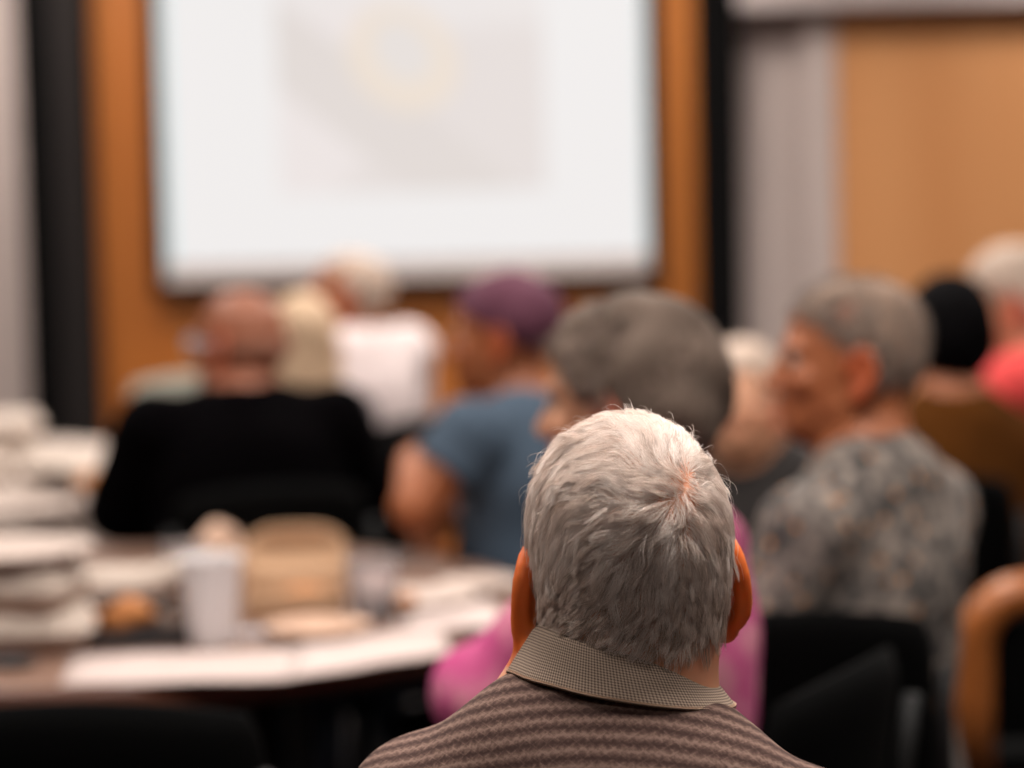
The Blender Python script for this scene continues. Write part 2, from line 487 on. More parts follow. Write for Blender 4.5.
def hand_prims(B, w_, d, nrm, curl=.6, side=1, spread=1.0):
    """w_: wrist, d: direction of the palm, nrm: palm side normal (fingers curl towards it)"""
    w_ = np.array(w_, float); d = np.array(d, float); d /= np.linalg.norm(d)
    nrm = np.array(nrm, float); nrm -= d * (nrm @ d); nrm /= np.linalg.norm(nrm)
    s = np.cross(d, nrm) * side
    L = [.030, .036, .033, .026]
    for i in range(4):
        off = (i - 1.5) * .0205 * spread
        kn = w_ + d * (.088 - .004 * abs(i - 1.2)) + s * off
        B.cone(w_ + s * off * .55, kn, .0145, .0105, .012)
        a = curl * .7; p = kn
        for j, l in enumerate((L[i] * 1.25, L[i] * .85, L[i] * .7)):
            q = p + (d * math.cos(a) + nrm * math.sin(a) + s * (i - 1.5) * .06) * l
            B.cone(p, q, .0095 - .0012 * j, .0088 - .0012 * j, .003); p = q; a += curl * .8
    b0 = w_ + d * .022 - s * .026
    b1 = b0 + d * .035 - s * .028 + nrm * .012
    b2 = b1 + d * .030 - s * .006 + nrm * .014
    b3 = b2 + d * .024 + nrm * .008
    B.cone(w_ + d * .01 - s * .01, b0, .017, .015, .012); B.cone(b0, b1, .015, .0115, .008); B.cone(b1, b2, .0105, .0095, .004); B.cone(b2, b3, .0095, .008, .003)

TOPS = {}; NECK_I = {}
def person(label, head_w, yaw, hips=(0, 0), head_yaw=0.0, head_pitch=0.0, head_roll=0.0, group=None, vox=.0055,
           skin=None, top=None, legs=None, hair=None, hair_style='short', sleeve='short', sw=.185, bulk=1.0, seat=.47,
           arms=None, collar=None, shoes=None, coat=False, topname='shirt', extra=None, fine_sleeve=True, lean_side=0.0, knees=.46,
           hair_noise=(60, .003), ear=1.0, nb_off=(0, 0, 0), drop=.045, neck=1.0, wide=1.0, ear_x=.079, slv=.6, shx=0.0, tneck=(.090, .078, .046), trap=-.028, trapr=.040, tails=False, detail=None, curl=.6, shz=0.0):
    """A seated person. Local frame: facing +Y, hips at the origin. hips = head offset from the hips (side, forward)."""
    R = Matrix.Rotation(yaw, 3, 'Z')
    off = R @ Vector((hips[0], hips[1], 0))
    root = empty('person', (head_w.x - off.x, head_w.y - off.y, 0), yaw)
    tag(root, label, 'person', group)
    H = V3(hips[0], hips[1], head_w.z)
    HR = rot(0, 0, head_yaw) @ rot(0, head_roll, 0) @ rot(-head_pitch, 0, 0)
    nb = H + V3(0, -.035, -.138) + V3(*nb_off)
    pel = V3(0, 0, seat + .10); ch = nb * .72 + pel * .28 + V3(0, -.01, -.0)
    ch = pel + (nb - pel) * .66 + V3(0, -.015, 0)
    be = pel + (nb - pel) * .30 + V3(0, .005, 0)
    shr = nb + V3(sw + shx, .0, -drop + shz); shl = nb + V3(-sw + shx, .0, -drop - shz)
    arms = arms or {}
    thx = .09
    kn = {s: V3(s * .13, knees, seat + .055) for s in (-1, 1)}
    an = {s: V3(s * .12, knees + .02, .09) for s in (-1, 1)}
    AR = {}
    for s, sh in ((-1, shl), (1, shr)):
        a = arms.get(s) or dict(e=(s * (sw + .055), .03 + H[1] * .6, nb[2] - .31), w=(s * .13, .28, seat + .15))
        AR[s] = (sh, np.array(a['e'], dtype=np.float32), np.array(a['w'], dtype=np.float32), a)
    # ---- body
    B = Body(); B.frame(HR, H); head_prims(B, ear, wide=wide, ear_x=ear_x)
    if detail: detail(B)
    B.frame()
    hn = H + HR @ V3(0, -.030, -.055)
    NECK_I[root.name] = len(B.p)
    B.cone(hn, nb + V3(0, 0, -.01), .054 * neck, .058 * neck, .03)
    for s, (sh, e, w_, a) in AR.items():
        B.cone(nb + V3(s * .03, -.012, trap - .014), sh + V3(-s * .02, 0, -.004), trapr - .006, .040, .04)
        B.cone(sh, e, .048 * bulk, .040 * bulk, .03); B.cone(e, w_, .040, .026, .015)
        d = w_ - e; d /= np.linalg.norm(d)
        hd = a.get('hd', d); hand_prims(B, w_, hd, a.get('n', (0, 0, -1)), a.get('curl', curl), s if a.get('flip') is None else -s, 1.15)
    B.ell(ch, (.155 * bulk, .105 * bulk, .19), .06); B.ell(be, (.145 * bulk, .11 * bulk, .16), .06)
    B.ell(pel, (.165, .125, .12), .06)
    for s in (-1, 1):
        B.cone(pel + V3(s * thx, .02, -.02), kn[s], .078, .058, .04); B.cone(kn[s], an[s], .055, .040, .02)
        B.cone(an[s] + V3(0, -.03, -.04), an[s] + V3(0, .13, -.055), .035, .026, .02)
    HRi = HR.T
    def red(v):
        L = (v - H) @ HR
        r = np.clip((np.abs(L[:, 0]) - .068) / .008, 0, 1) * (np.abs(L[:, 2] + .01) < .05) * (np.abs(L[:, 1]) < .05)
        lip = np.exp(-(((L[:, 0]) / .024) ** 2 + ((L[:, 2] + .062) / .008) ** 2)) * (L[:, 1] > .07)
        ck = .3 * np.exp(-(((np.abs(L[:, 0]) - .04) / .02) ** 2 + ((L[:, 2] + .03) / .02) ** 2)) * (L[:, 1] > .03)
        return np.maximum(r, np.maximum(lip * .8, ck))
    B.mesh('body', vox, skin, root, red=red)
    # ---- eyes
    for s in (-1, 1):
        bm = bmesh.new()
        r_ = bmesh.ops.create_uvsphere(bm, u_segments=16, v_segments=10, radius=.0115)
        bmesh.ops.translate(bm, verts=r_['verts'], vec=Vector(H + HR @ V3(s * .032, .0765, 0)))
        from_bm('eye', bm, M_eye, root)
    # ---- top
    c = .012 * bulk
    T = Body()
    T.ell(ch, (.158 * bulk + c, .108 * bulk + c, .195), .06); T.ell(be, (.155 * bulk + c, .118 * bulk + c, .165), .06)
    T.ell(nb + V3(0, -.014, -.036), tneck, .04)
    T.ell(pel + V3(0, -.01, .02), (.175 + c * .5, .135 + c * .5, .10), .05)
    for s, (sh, e, w_, a) in AR.items():
        T.cone(nb + V3(s * .045, -.014, trap), sh + V3(-s * .01, 0, .004), trapr + c, .050 + c * .6, .05)
        if sleeve == 'short':
            m_ = sh + (e - sh) * slv
            T.cone(sh, m_, .054 * bulk + c * .6, .056 * bulk + c * .5, .03, flat=True)
        else:
            T.cone(sh, e, .054 * bulk + c, .046 * bulk + c, .03)
            w2 = e + (w_ - e) * .97
            T.cone(e, w2, .046 + c, .034 + c * .6, .02, flat=True)
    TOPS[root.name] = T.p
    fold = wnoise(38, .0035, len(label))
    T.mesh(topname, vox, top, root, noise=fold)
    # ---- trousers
    Lg = Body(); Lg.ell(pel + V3(0, 0, -.02), (.172, .130, .11), .05)
    for s in (-1, 1):
        Lg.cone(pel + V3(s * thx, .02, -.02), kn[s], .088, .068, .04); Lg.cone(kn[s], an[s] + V3(0, 0, 0), .066, .056, .02, flat=True)
    Lg.mesh('trousers', max(vox, .006), legs, root, noise=wnoise(30, .003, 3))
    for s in (-1, 1):
        S = Body(); S.cone(an[s] + V3(0, -.03, -.045), an[s] + V3(0, .16, -.052), .042, .036, .02); S.ell(an[s] + V3(0, -.01, -.01), (.045, .055, .04), .03); S.cut((0, 0, 1), .004)
        S.mesh('shoe', .006, shoes or M_shoe, root)
    # ---- hair
    if hair_style:
        Q = Body(); Q.frame(HR, H)
        if hair_style == 'short':
            Q.ell((0, -.017, .038), (.082, .102, .086), .02); Q.ell((0, -.038, -.005), (.071, .070, .072), .03)
            Q.cut((0, -.66, .75), .004)
        elif hair_style == 'thin':
            Q.ell((0, -.016, .037), (.0765, .099, .083), .02); Q.ell((0, -.034, -.005), (.067, .069, .070), .03)
            Q.cut((0, -.60, .80), .012)
        elif hair_style == 'full':
            Q.ell((0, -.020, .042), (.086, .108, .092), .02); Q.ell((0, -.045, -.01), (.080, .076, .082), .04)
            Q.cut((0, -.74, .67), -.020)
        elif hair_style == 'long':
            Q.ell((0, -.018, .038), (.086, .106, .089), .02); Q.ell((0, -.05, -.05), (.084, .070, .11), .04); Q.ell((0, -.055, -.12), (.08, .05, .08), .04)
            Q.cut((0, -.90, .43), -.022)
        elif hair_style == 'fringe':   # bald crown
            Q.ell((0, -.020, .0), (.080, .098, .055), .02); Q.cut((0, -1, 0), .005)
        elif hair_style == 'cap':
            Q.ell((0, -.020, .044), (.088, .106, .086), .02); Q.ell((0, -.05, .02), (.080, .075, .07), .03)
            Q.cut((0, -.50, .87), .010)
        if hair_style in ('short', 'full', 'fringe', 'thin'):
            for s in (-1, 1): Q.ell((s * .082, .002, -.018), (.022, .026, .036), .012, op='sub')
        Q.mesh('cap' if hair_style == 'cap' else 'hair', max(vox * .8, .0035), hair, root, noise=wnoise(hair_noise[0], hair_noise[1], 5))
    if collar:
        bm = bmesh.new(); g = []
        nx_, ny_ = nb[0], nb[1] - .005
        for j, (rx, ry, dz) in enumerate(((.061, .062, .035), (.066, .068, .040), (.083, .086, .005), (.086, .089, .0), (.079, .080, .004))):
            g.append([bm.verts.new((nx_ + rx * math.sin(a), ny_ - ry * math.cos(a) + .01, nb[2] + dz - .03 * (1 - math.cos(a)) * .5)) for a in np.linspace(-2.7, 2.7, 40)])
        for a_, b_ in zip(g, g[1:]):
            for k in range(39): bm.faces.new((a_[k], a_[k + 1], b_[k + 1], b_[k]))
        from_bm('collar', bm, collar, root)
    if extra: extra(root, H, HR, nb, AR, B)
    return root, H, HR, nb, AR, B

def add_glasses(root, H, HR, m_f, m_l):
    bm = bmesh.new(); P = lambda *p: Vector(H + HR @ V3(*p))
    for s in (-1, 1):
        ring = [P(s * .033 + .022 * math.cos(a), .098, -.002 + .017 * math.sin(a)) for a in np.linspace(0, 2 * PI, 25)]
        add_tube(bm, ring, .0018, 6)
        add_tube(bm, [P(s * .055, .097, .004), P(s * .074, .07, .006), P(s * .080, .0, .006), P(s * .080, -.02, -.008)], .0018, 6)
    add_tube(bm, [P(-.011, .098, .003), P(0, .101, .006), P(.011, .098, .003)], .0018, 6)
    g = from_bm('glasses', bm, m_f, root)
    for s in (-1, 1):
        bm = bmesh.new()
        vs_ = [bm.verts.new(P(s * .033 + .021 * math.cos(a), .098, -.002 + .016 * math.sin(a))) for a in np.linspace(0, 2 * PI, 24, endpoint=False)]
        bm.faces.new(vs_); from_bm('lens', bm, m_l, g)

# ------------------------------------------------------------------ hair strands
def grow_hair(name, root, B, Hc, HR, region, field, n, length, m, nseg=7, lift=.004, clumps=2200, clump_w=.55, rad=.00013, seed=1, jit=.12, cj=.25, wave=0.0, tone=None):
    r = np.random.default_rng(seed)
    HB = Body(); HB.p = [q for i, q in enumerate(B.p) if not (B.ear0 <= i < B.ear1)]
    d = r.normal(size=(n * 3, 3)); d /= np.linalg.norm(d, axis=1, keepdims=True)
    o = Hc + HR @ V3(0, -.01, .02)
    t_ = np.full(len(d), .11)
    for _ in range(14): t_ -= HB.ev((o + d * t_[:, None]).astype(np.float32)) * .8
    P = (o + d * t_[:, None])
    L = (P - Hc) @ HR
    keep = r.uniform(size=len(P)) < region(L)
    P = P[keep][:n]; L = L[keep][:n]; nn = len(P)
    def grad(p):
        e = 8e-4; p = p.astype(np.float32); d0 = HB.ev(p)
        g = np.stack([HB.ev(p + V3(e, 0, 0)), HB.ev(p + V3(0, e, 0)), HB.ev(p + V3(0, 0, e))], -1) - d0[:, None]
        return g / (np.linalg.norm(g, axis=1, keepdims=True) + 1e-9), d0
    ncl = min(clumps, nn); kd = kdtree.KDTree(ncl)
    for i in range(ncl): kd.insert(P[i], i)
    kd.balance()
    cid = np.array([kd.find(p)[1] for p in P])
    ang = (r.normal(size=ncl) * cj)[cid] + r.normal(size=nn) * jit
    cl_lift = (r.uniform(.5, 1.5, ncl))[cid] * r.uniform(.75, 1.25, nn)
    cl_lift = np.where(r.uniform(size=nn) < .012, cl_lift * r.uniform(1.5, 3.2, nn), cl_lift)
    LEN = length(L) * (r.uniform(.8, 1.2, ncl))[cid] * r.uniform(.7, 1.15, nn)
    pts = np.zeros((nn, nseg, 3)); pts[:, 0] = P
    cur = P.copy()
    ph = r.uniform(0, 6.28, ncl)[cid]
    for k in range(1, nseg):
        g, d0 = grad(cur)
        tdir = field(cur, (cur - Hc) @ HR, g)
        tdir -= g * (tdir * g).sum(1, keepdims=True); tdir /= np.linalg.norm(tdir, axis=1, keepdims=True) + 1e-9
        a = ang + wave * np.sin(ph + k * 1.4)
        sd = np.cross(g, tdir)
        tdir = tdir * np.cos(a)[:, None] + sd * np.sin(a)[:, None]
        cur = cur + tdir * (LEN / (nseg - 1))[:, None]
        s_ = k / (nseg - 1)
        g, d0 = grad(cur)
        tgt = lift(L) if callable(lift) else lift
        hgt = tgt * cl_lift * (1 - (1 - s_) ** 2) 
        cur = cur + g * (hgt - d0)[:, None]
        pts[:, k] = cur
    cp = pts[cid]; s_ = (np.arange(nseg) / (nseg - 1)) ** 1.3
    wgt = clump_w * s_[None, :, None]
    offp = (pts[:, 0] - cp[:, 0])[:, None, :]
    tgtp = cp + offp * (1 - s_[None, :, None] * .85)
    pts = pts * (1 - wgt) + tgtp * wgt
    hc = bpy.data.hair_curves.new(name)
    hc.add_curves([nseg] * nn)
    hc.attributes['position'].data.foreach_set('vector', pts.astype(np.float32).ravel())
    ra = hc.attributes.get('radius') or hc.attributes.new('radius', 'FLOAT', 'POINT')
    prof = np.clip(1.15 - (np.arange(nseg) / (nseg - 1)) ** 2 * .85, .2, 1)
    ra.data.foreach_set('value', (np.tile(prof, nn) * rad).astype(np.float32))
    ta = hc.attributes.new('tone', 'FLOAT', 'POINT')
    tv = (r.uniform(0, 1, ncl))[cid] * .5 + r.uniform(0, 1, nn) * .5
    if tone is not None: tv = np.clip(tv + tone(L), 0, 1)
    ta.data.foreach_set('value', np.repeat(tv, nseg).astype(np.float32))
    ob = bpy.data.objects.new(name, hc); COL.objects.link(ob); hc.materials.append(m); ob.parent = root
    ob['kind'] = 'stuff'
    return ob

M_eye = mat('eye_white', srgb(150, 130, 118), .4)
M_shoe = mat('black_leather', srgb(18, 16, 16), .4)
SK_warm = skin_mat('warm_skin', srgb(140, 86, 62), srgb(150, 74, 46))
SK_tan = skin_mat('tanned_skin', srgb(150, 88, 54), srgb(156, 74, 40))
SK_main = skin_mat('elderly_skin', srgb(206, 140, 106), srgb(222, 108, 44), sss=.2)  # ear tone: natural redness plus an orange backlit glow put into the colour
SK_pale = skin_mat('pale_skin', srgb(196, 142, 110), srgb(190, 100, 74))
H_grey = mat('grey_hair', srgb(134, 122, 114), .7, .35, 40, bump=.6)
H_dgrey = mat('grey_and_dark_hair', srgb(90, 76, 67), .8, .6, 14, bump=.8, spec=.2)
H_gthin = mat('thin_greying_hair', srgb(134, 108, 90), .7, .25, 40, bump=.5)
H_white = mat('white_hair', srgb(176, 154, 138), .7, .12, 50, bump=.5)
H_sand = mat('sandy_hair', srgb(190, 160, 130), .7, .2, 50, bump=.5)
H_black = mat('black_hair', srgb(4, 3, 4), .8, .2, 50, bump=.4, spec=.05)
H_brown = mat('greying_brown_hair', srgb(124, 78, 58), .7, .2, 50, bump=.5)
M_purple = mat('purple_knit', srgb(80, 35, 54), .85, .15, 60, bump=.4)
M_suit = mat('black_suit_cloth', srgb(3, 2, 3), .95, .1, 80, spec=.03)
M_navy = mat('navy_cloth', srgb(32, 38, 52), .85, .1, 60)
M_blue = mat('steel_blue_cotton', srgb(52, 68, 84), .85, .08, 40)
M_pink = None
M_shirtw = mat('white_cotton', srgb(215, 200, 198), .85, .05, 30)
M_vest = mat('grey_cotton', srgb(96, 88, 92), .85, .08, 30)
M_mustard = mat('brown_cotton', srgb(72, 40, 12), .95, .25, 20, spec=.05)
M_red = mat('coral_red_cotton', srgb(208, 62, 60), .85, .1, 30)
M_dark = mat('dark_patterned_cotton', srgb(30, 24, 22), .85, .5, 26)
M_tan = mat('tan_trouser_cloth', srgb(170, 98, 50), .85, .06, 30)
M_blk = mat('black_trouser_cloth', srgb(16, 15, 17), .85, .1, 60)
M_cream = mat('cream_cotton', srgb(196, 178, 160), .85, .08, 30)

def pink_mat():
    m, nt, b = new_mat('pink_printed_cotton')
    tc = N(nt, 'ShaderNodeTexCoord'); v = N(nt, 'ShaderNodeTexNoise'); v.inputs['Scale'].default_value = 16; v.inputs['Detail'].default_value = 3
    nt.links.new(tc.outputs['Object'], v.inputs['Vector'])
    r = ramp(nt, [(.36, srgb(170, 46, 108)), (.5, srgb(176, 76, 120)), (.64, srgb(190, 120, 136))])
    nt.links.new(v.outputs['Fac'], r.inputs[0]); nt.links.new(r.outputs[0], b.inputs['Base Color']); b.inputs['Roughness'].default_value = .85
    return m
M_pink = pink_mat()
def aloha_mat():
    m, nt, b = new_mat('grey_leaf_print')
    tc = N(nt, 'ShaderNodeTexCoord')
    n1 = N(nt, 'ShaderNodeTexNoise'); n1.inputs['Scale'].default_value = 24; n1.inputs['Detail'].default_value = 3; n1.inputs['Distortion'].default_value = 1.2
    n2 = N(nt, 'ShaderNodeTexVoronoi'); n2.inputs['Scale'].default_value = 50
    n3 = N(nt, 'ShaderNodeTexVoronoi'); n3.inputs['Scale'].default_value = 30
    for n_ in (n1, n2, n3): nt.links.new(tc.outputs['Object'], n_.inputs['Vector'])
    f = math_n(nt, 'ADD', math_n(nt, 'MULTIPLY', n1.outputs['Fac'], .8), math_n(nt, 'MULTIPLY', n2.outputs['Distance'], .3))
    r = ramp(nt, [(.40, srgb(44, 42, 42)), (.50, srgb(70, 65, 62)), (.60, srgb(112, 102, 95)), (.74, srgb(146, 132, 122))])
    nt.links.new(f, r.inputs[0])
    mx = N(nt, 'ShaderNodeMix', data_type='RGBA'); nt.links.new(math_n(nt, 'LESS_THAN', n3.outputs['Distance'], .17), mx.inputs['Factor'])
    nt.links.new(r.outputs[0], mx.inputs['A']); mx.inputs['B'].default_value = srgb(176, 120, 70)
    nt.links.new(mx.outputs['Result'], b.inputs['Base Color']); b.inputs['Roughness'].default_value = .85
    return m
M_aloha = aloha_mat()
def jersey_mat():
    """brown jersey: uneven lighter bands across the back, small zigzags and a fine diagonal knit"""
    m, nt, b = new_mat('brown_striped_jersey')
    tc = N(nt, 'ShaderNodeTexCoord'); sp = N(nt, 'ShaderNodeSeparateXYZ'); nt.links.new(tc.outputs['Object'], sp.inputs[0])
    x, y, z = sp.outputs
    s = math_n(nt, 'ADD', math_n(nt, 'MULTIPLY', z, .84), math_n(nt, 'MULTIPLY', y, .54))
    wob = N(nt, 'ShaderNodeTexNoise'); wob.inputs['Scale'].default_value = 9; nt.links.new(tc.outputs['Object'], wob.inputs['Vector'])
    s = math_n(nt, 'ADD', s, math_n(nt, 'MULTIPLY', wob.outputs['Fac'], .010))
    P = .0120
    zig = math_n(nt, 'MULTIPLY', math_n(nt, 'PINGPONG', math_n(nt, 'ADD', x, 1.0), .0035), .40)
    band = math_n(nt, 'PINGPONG', math_n(nt, 'DIVIDE', math_n(nt, 'ADD', math_n(nt, 'ADD', s, zig), 1.0), P / 2), 1.0)   # 0..1 triangle
    fine = N(nt, 'ShaderNodeTexNoise'); fine.inputs['Scale'].default_value = 420; fine.inputs['Detail'].default_value = 2; nt.links.new(tc.outputs['Object'], fine.inputs['Vector'])
    d1 = math_n(nt, 'PINGPONG', math_n(nt, 'ADD', math_n(nt, 'ADD', s, math_n(nt, 'MULTIPLY', x, .8)), 2.0), .0042)
    d2 = math_n(nt, 'PINGPONG', math_n(nt, 'ADD', math_n(nt, 'SUBTRACT', s, math_n(nt, 'MULTIPLY', x, .8)), 2.0), .0042)
    lat = math_n(nt, 'LESS_THAN', math_n(nt, 'MINIMUM', d1, d2), .00045)
    kn = math_n(nt, 'MULTIPLY', math_n(nt, 'SINE', math_n(nt, 'MULTIPLY', math_n(nt, 'ADD', x, s), 3600.0)), math_n(nt, 'SINE', math_n(nt, 'MULTIPLY', math_n(nt, 'SUBTRACT', x, s), 3600.0)))
    f = math_n(nt, 'ADD', band, math_n(nt, 'MULTIPLY', math_n(nt, 'SUBTRACT', fine.outputs['Fac'], .5), 1.1))
    f = math_n(nt, 'ADD', f, math_n(nt, 'MULTIPLY', kn, .16))
    f = math_n(nt, 'ADD', f, math_n(nt, 'MULTIPLY', lat, .22))
    r = ramp(nt, [(.10, srgb(60, 42, 38)), (.50, srgb(86, 65, 58)), (.85, srgb(110, 87, 78)), (1.0, srgb(126, 102, 92))])
    nt.links.new(f, r.inputs[0]); nt.links.new(r.outputs[0], b.inputs['Base Color'])
    b.inputs['Roughness'].default_value = .9; b.inputs['Specular IOR Level'].default_value = .2
    bp = N(nt, 'ShaderNodeBump'); bp.inputs['Strength'].default_value = .35; bp.inputs['Distance'].default_value = .0006
    nt.links.new(f, bp.inputs['Height']); nt.links.new(bp.outputs[0], b.inputs['Normal'])
    return m
M_jersey = jersey_mat()
def pique_mat():
    m, nt, b = new_mat('pique_collar_knit')
    tc = N(nt, 'ShaderNodeTexCoord'); sp = N(nt, 'ShaderNodeSeparateXYZ'); nt.links.new(tc.outputs['UV'], sp.inputs[0])
    u, v = sp.outputs['X'], sp.outputs['Y']      # metres along, metres across
    K = 2 * PI / .0040
    a = math_n(nt, 'SINE', math_n(nt, 'MULTIPLY', math_n(nt, 'ADD', u, v), K)); c = math_n(nt, 'SINE', math_n(nt, 'MULTIPLY', math_n(nt, 'SUBTRACT', u, v), K))
    f = math_n(nt, 'MULTIPLY_ADD', math_n(nt, 'MULTIPLY', a, c), .5, .5)
    r = ramp(nt, [(.2, srgb(96, 80, 70)), (.8, srgb(186, 164, 146))])
    nt.links.new(f, r.inputs[0])
    mx = N(nt, 'ShaderNodeMix', data_type='RGBA'); nt.links.new(math_n(nt, 'GREATER_THAN', v, .0365), mx.inputs['Factor'])
    nt.links.new(r.outputs[0], mx.inputs['A']); mx.inputs['B'].default_value = srgb(196, 166, 144)
    nt.links.new(mx.outputs['Result'], b.inputs['Base Color']); b.inputs['Roughness'].default_value = .9; b.inputs['Specular IOR Level'].default_value = .2
    bp = N(nt, 'ShaderNodeBump'); bp.inputs['Strength'].default_value = .5; bp.inputs['Distance'].default_value = .0005
    nt.links.new(f, bp.inputs['Height']); nt.links.new(bp.outputs[0], b.inputs['Normal'])
    return m
M_pique = pique_mat()

# ================================================================== the man in front
MY = 1.79
mh = at(626, 570, MY)
def main_collar(root, H, HR, nb, AR, B):
    """turned-down polo collar: an inner stand and an outer flap that rests on the neck and the shirt"""
    U = Body(); U.p = [q for i, q in enumerate(B.p) if not (B.ear0 <= i < B.ear1)] + TOPS[root.name]
    NK = Body(); NK.p = B.p[:2] + [B.p[NECK_I[root.name]]] + B.p[B.ear1:NECK_I[root.name]]
    bm = bmesh.new(); uv = bm.loops.layers.uv.new('uv')
    zt = at(600, 632, 1.735).z; L_ = .034
    ang = np.linspace(-2.5, 2.5, 130)
    rs = np.arange(.035, .16, .0006)
    cx, cy = nb[0] + .002, nb[1] + .004
    dz0 = -.012 * (1 - np.cos(ang)) - .0125 * np.sin(ang)
    def radius(z, off, cap, bd):
        P = np.stack([cx + rs[None] * np.sin(ang)[:, None], cy - rs[None] * np.cos(ang)[:, None], np.repeat(z[:, None], len(rs), 1)], -1).astype(np.float32)
        ins = bd.ev(P) < off
        r = np.array([rs[row].max() if row.any() else .05 for row in ins])
        return np.minimum(r, cap)
    sm_ = lambda r: np.convolve(np.pad(r, 10, mode='edge'), np.ones(21) / 21, 'valid')
    r0 = sm_(radius(zt + dz0 - .006, .003, .074, NK))
    rings = [(zt + dz0 - .022, r0 - .0005, -.02), (zt + dz0 - .006, r0, -.006), (zt + dz0, r0 + .0018, 0)]
    prev = r0 + .0035
    for k in range(1, 11):
        t_ = k / 10
        z = zt + dz0 - L_ * t_
        r = sm_(radius(z, .0055, r0 + .003 + (.022 + .004 * np.clip(np.sin(ang), 0, 1)) * t_, U))
        r = np.maximum(r, prev + .0004 + .00012 * k); prev = r
        rings.append((z, r + .0006 * np.sin(ang * 9 + 1) * t_, L_ * 1.15 * t_))
    z, r, _ = rings[-1]; rings.append((z + .0008, r - .0010, L_ * 1.15 + .002))
    g = [[bm.verts.new((cx + r[i] * math.sin(a), cy - r[i] * math.cos(a), z[i])) for i, a in enumerate(ang)] for z, r, _ in rings]
    for j in range(len(g) - 1):
        for k in range(len(ang) - 1):
            f = bm.faces.new((g[j][k], g[j][k + 1], g[j + 1][k + 1], g[j + 1][k]))
            for lp, (jj, kk) in zip(f.loops, ((j, k), (j, k + 1), (j + 1, k + 1), (j + 1, k))):
                lp[uv].uv = (ang[kk] * .068, rings[jj][2])
    o = from_bm('collar', bm, M_pique, root)
    sm = o.modifiers.new('thickness', 'SOLIDIFY'); sm.thickness = .0014; sm.offset = -1
main = person('elderly man seen from behind with short white hair and brown striped polo shirt', mh, math.radians(-9), hips=(-.01, .06),
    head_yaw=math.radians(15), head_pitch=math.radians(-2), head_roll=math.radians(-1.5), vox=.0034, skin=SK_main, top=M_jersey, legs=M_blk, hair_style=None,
    sw=.145, bulk=1.02, nb_off=(-.022, -.006, .046), drop=.108, shz=-.008, wide=.955, ear_x=.0715, topname='polo_shirt', extra=main_collar, ear=1.08, neck=.90, tneck=(.078, .076, .060), trap=-.052, shx=.016,
    detail=lambda B: B.ell((0, -.038, -.03), (.055, .050, .05), .03))
root, H, HR, nb, AR, B = main
DIRS = [(540,460,-.6,.8),(560,440,-.9,.45),(600,430,-.9,.3),(585,420,-.95,.25),(630,412,-.6,-.7),(640,430,-.3,-1),(665,430,0,-1),(690,430,.4,-.9),(710,450,.8,-.4),(725,480,.8,.4),
 (700,480,1,.0),(715,510,.9,.45),(705,530,.6,.8),(728,540,.25,1),(668,470,-.8,-.2),(660,480,-.85,.45),(645,468,-1,.15),(628,480,-.9,-.15),(612,465,-.75,-.5),(590,455,-1,-.1),(570,470,-1,.1),
 (550,490,-.8,.6),(580,490,-1,.15),(610,495,-.9,.3),(600,515,-.85,.5),(640,500,-.8,.6),(660,510,-.65,.75),(560,530,-.7,.7),(590,550,-.65,.75),(630,540,-.55,.85),(670,545,-.25,1),
 (690,560,.1,1),(715,580,.2,1),(650,580,-.15,1),(620,590,-.4,.9),(590,590,-.7,.7),(560,600,-.95,.35),(550,625,-1,.25),(580,625,-.8,.6),(620,640,-.6,.8),(660,640,-.5,.87),(690,640,-.2,1),(700,610,0,1),(540,560,-.35,1),(690,500,.7,.4),(680,490,.2,.8)]
DS = np.array(DIRS, float); DX = (DS[:, 0] - 629) / 1358; DZ = (569 - DS[:, 1]) / 1358
DV = DS[:, 2:] / np.linalg.norm(DS[:, 2:], axis=1, keepdims=True)
yw = math.radians(-9); RW = np.array(Matrix.Rotation(yw, 3, 'Z'))
Hc = np.array(H, float)
def main_field(p, L, g):
    wv = (p - Hc) @ RW.T                         # turned to the room's axes
    d2 = (wv[:, 0:1] - DX[None]) ** 2 + (wv[:, 2:3] - DZ[None]) ** 2 + 2e-6
    wt = d2 ** -1.8; v = (wt @ DV) / wt.sum(1, keepdims=True)
    t = np.stack([v[:, 0], np.zeros(len(v)), -v[:, 1]], -1)
    gw = g @ RW.T
    up = np.clip(gw[:, 2], 0, 1) * np.clip(-v[:, 1], 0, 1)
    t[:, 1] += up * .8
    fr = np.clip((wv[:, 1] + .02) / .03, 0, 1)[:, None]      # the far side: combed forward and down
    fd = np.stack([np.sign(wv[:, 0]) * .2, np.full(len(v), .9), -.4 * np.ones(len(v))], -1)
    t = t * (1 - fr) + fd * fr
    return t @ RW
def main_region(L):
    x, y, z = L.T
    nape = np.clip((z + .052 - .12 * x) / .014, 0, 1)
    ear_ = np.where(y > -.024, np.clip((z - .020) / .008, 0, 1), 1)
    side = np.where((y > .018) & (y < .036), np.clip((z + .02) / .01, 0, 1), ear_)
    front = np.clip((z - .045 - (y - .05) * .9) / .01, 0, 1)
    r = np.where(y < 0, nape * ear_, np.where(y < .036, side, front * np.where(np.abs(x) > .05, (z > .03), 1)))
    d = np.exp(-(((x - .030) / .010) ** 2 + ((z - .062) / .028) ** 2)) * (y < 0)
    return r * (1 - .45 * d)
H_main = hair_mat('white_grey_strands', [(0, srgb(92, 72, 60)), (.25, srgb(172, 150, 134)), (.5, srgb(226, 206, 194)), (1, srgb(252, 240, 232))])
def crown_light_tone(L):
    return .16 * np.clip((L[:, 2] - .0) / .06, -1, 1) + .04  # paler towards the crown: mostly the overhead light put into strand colour
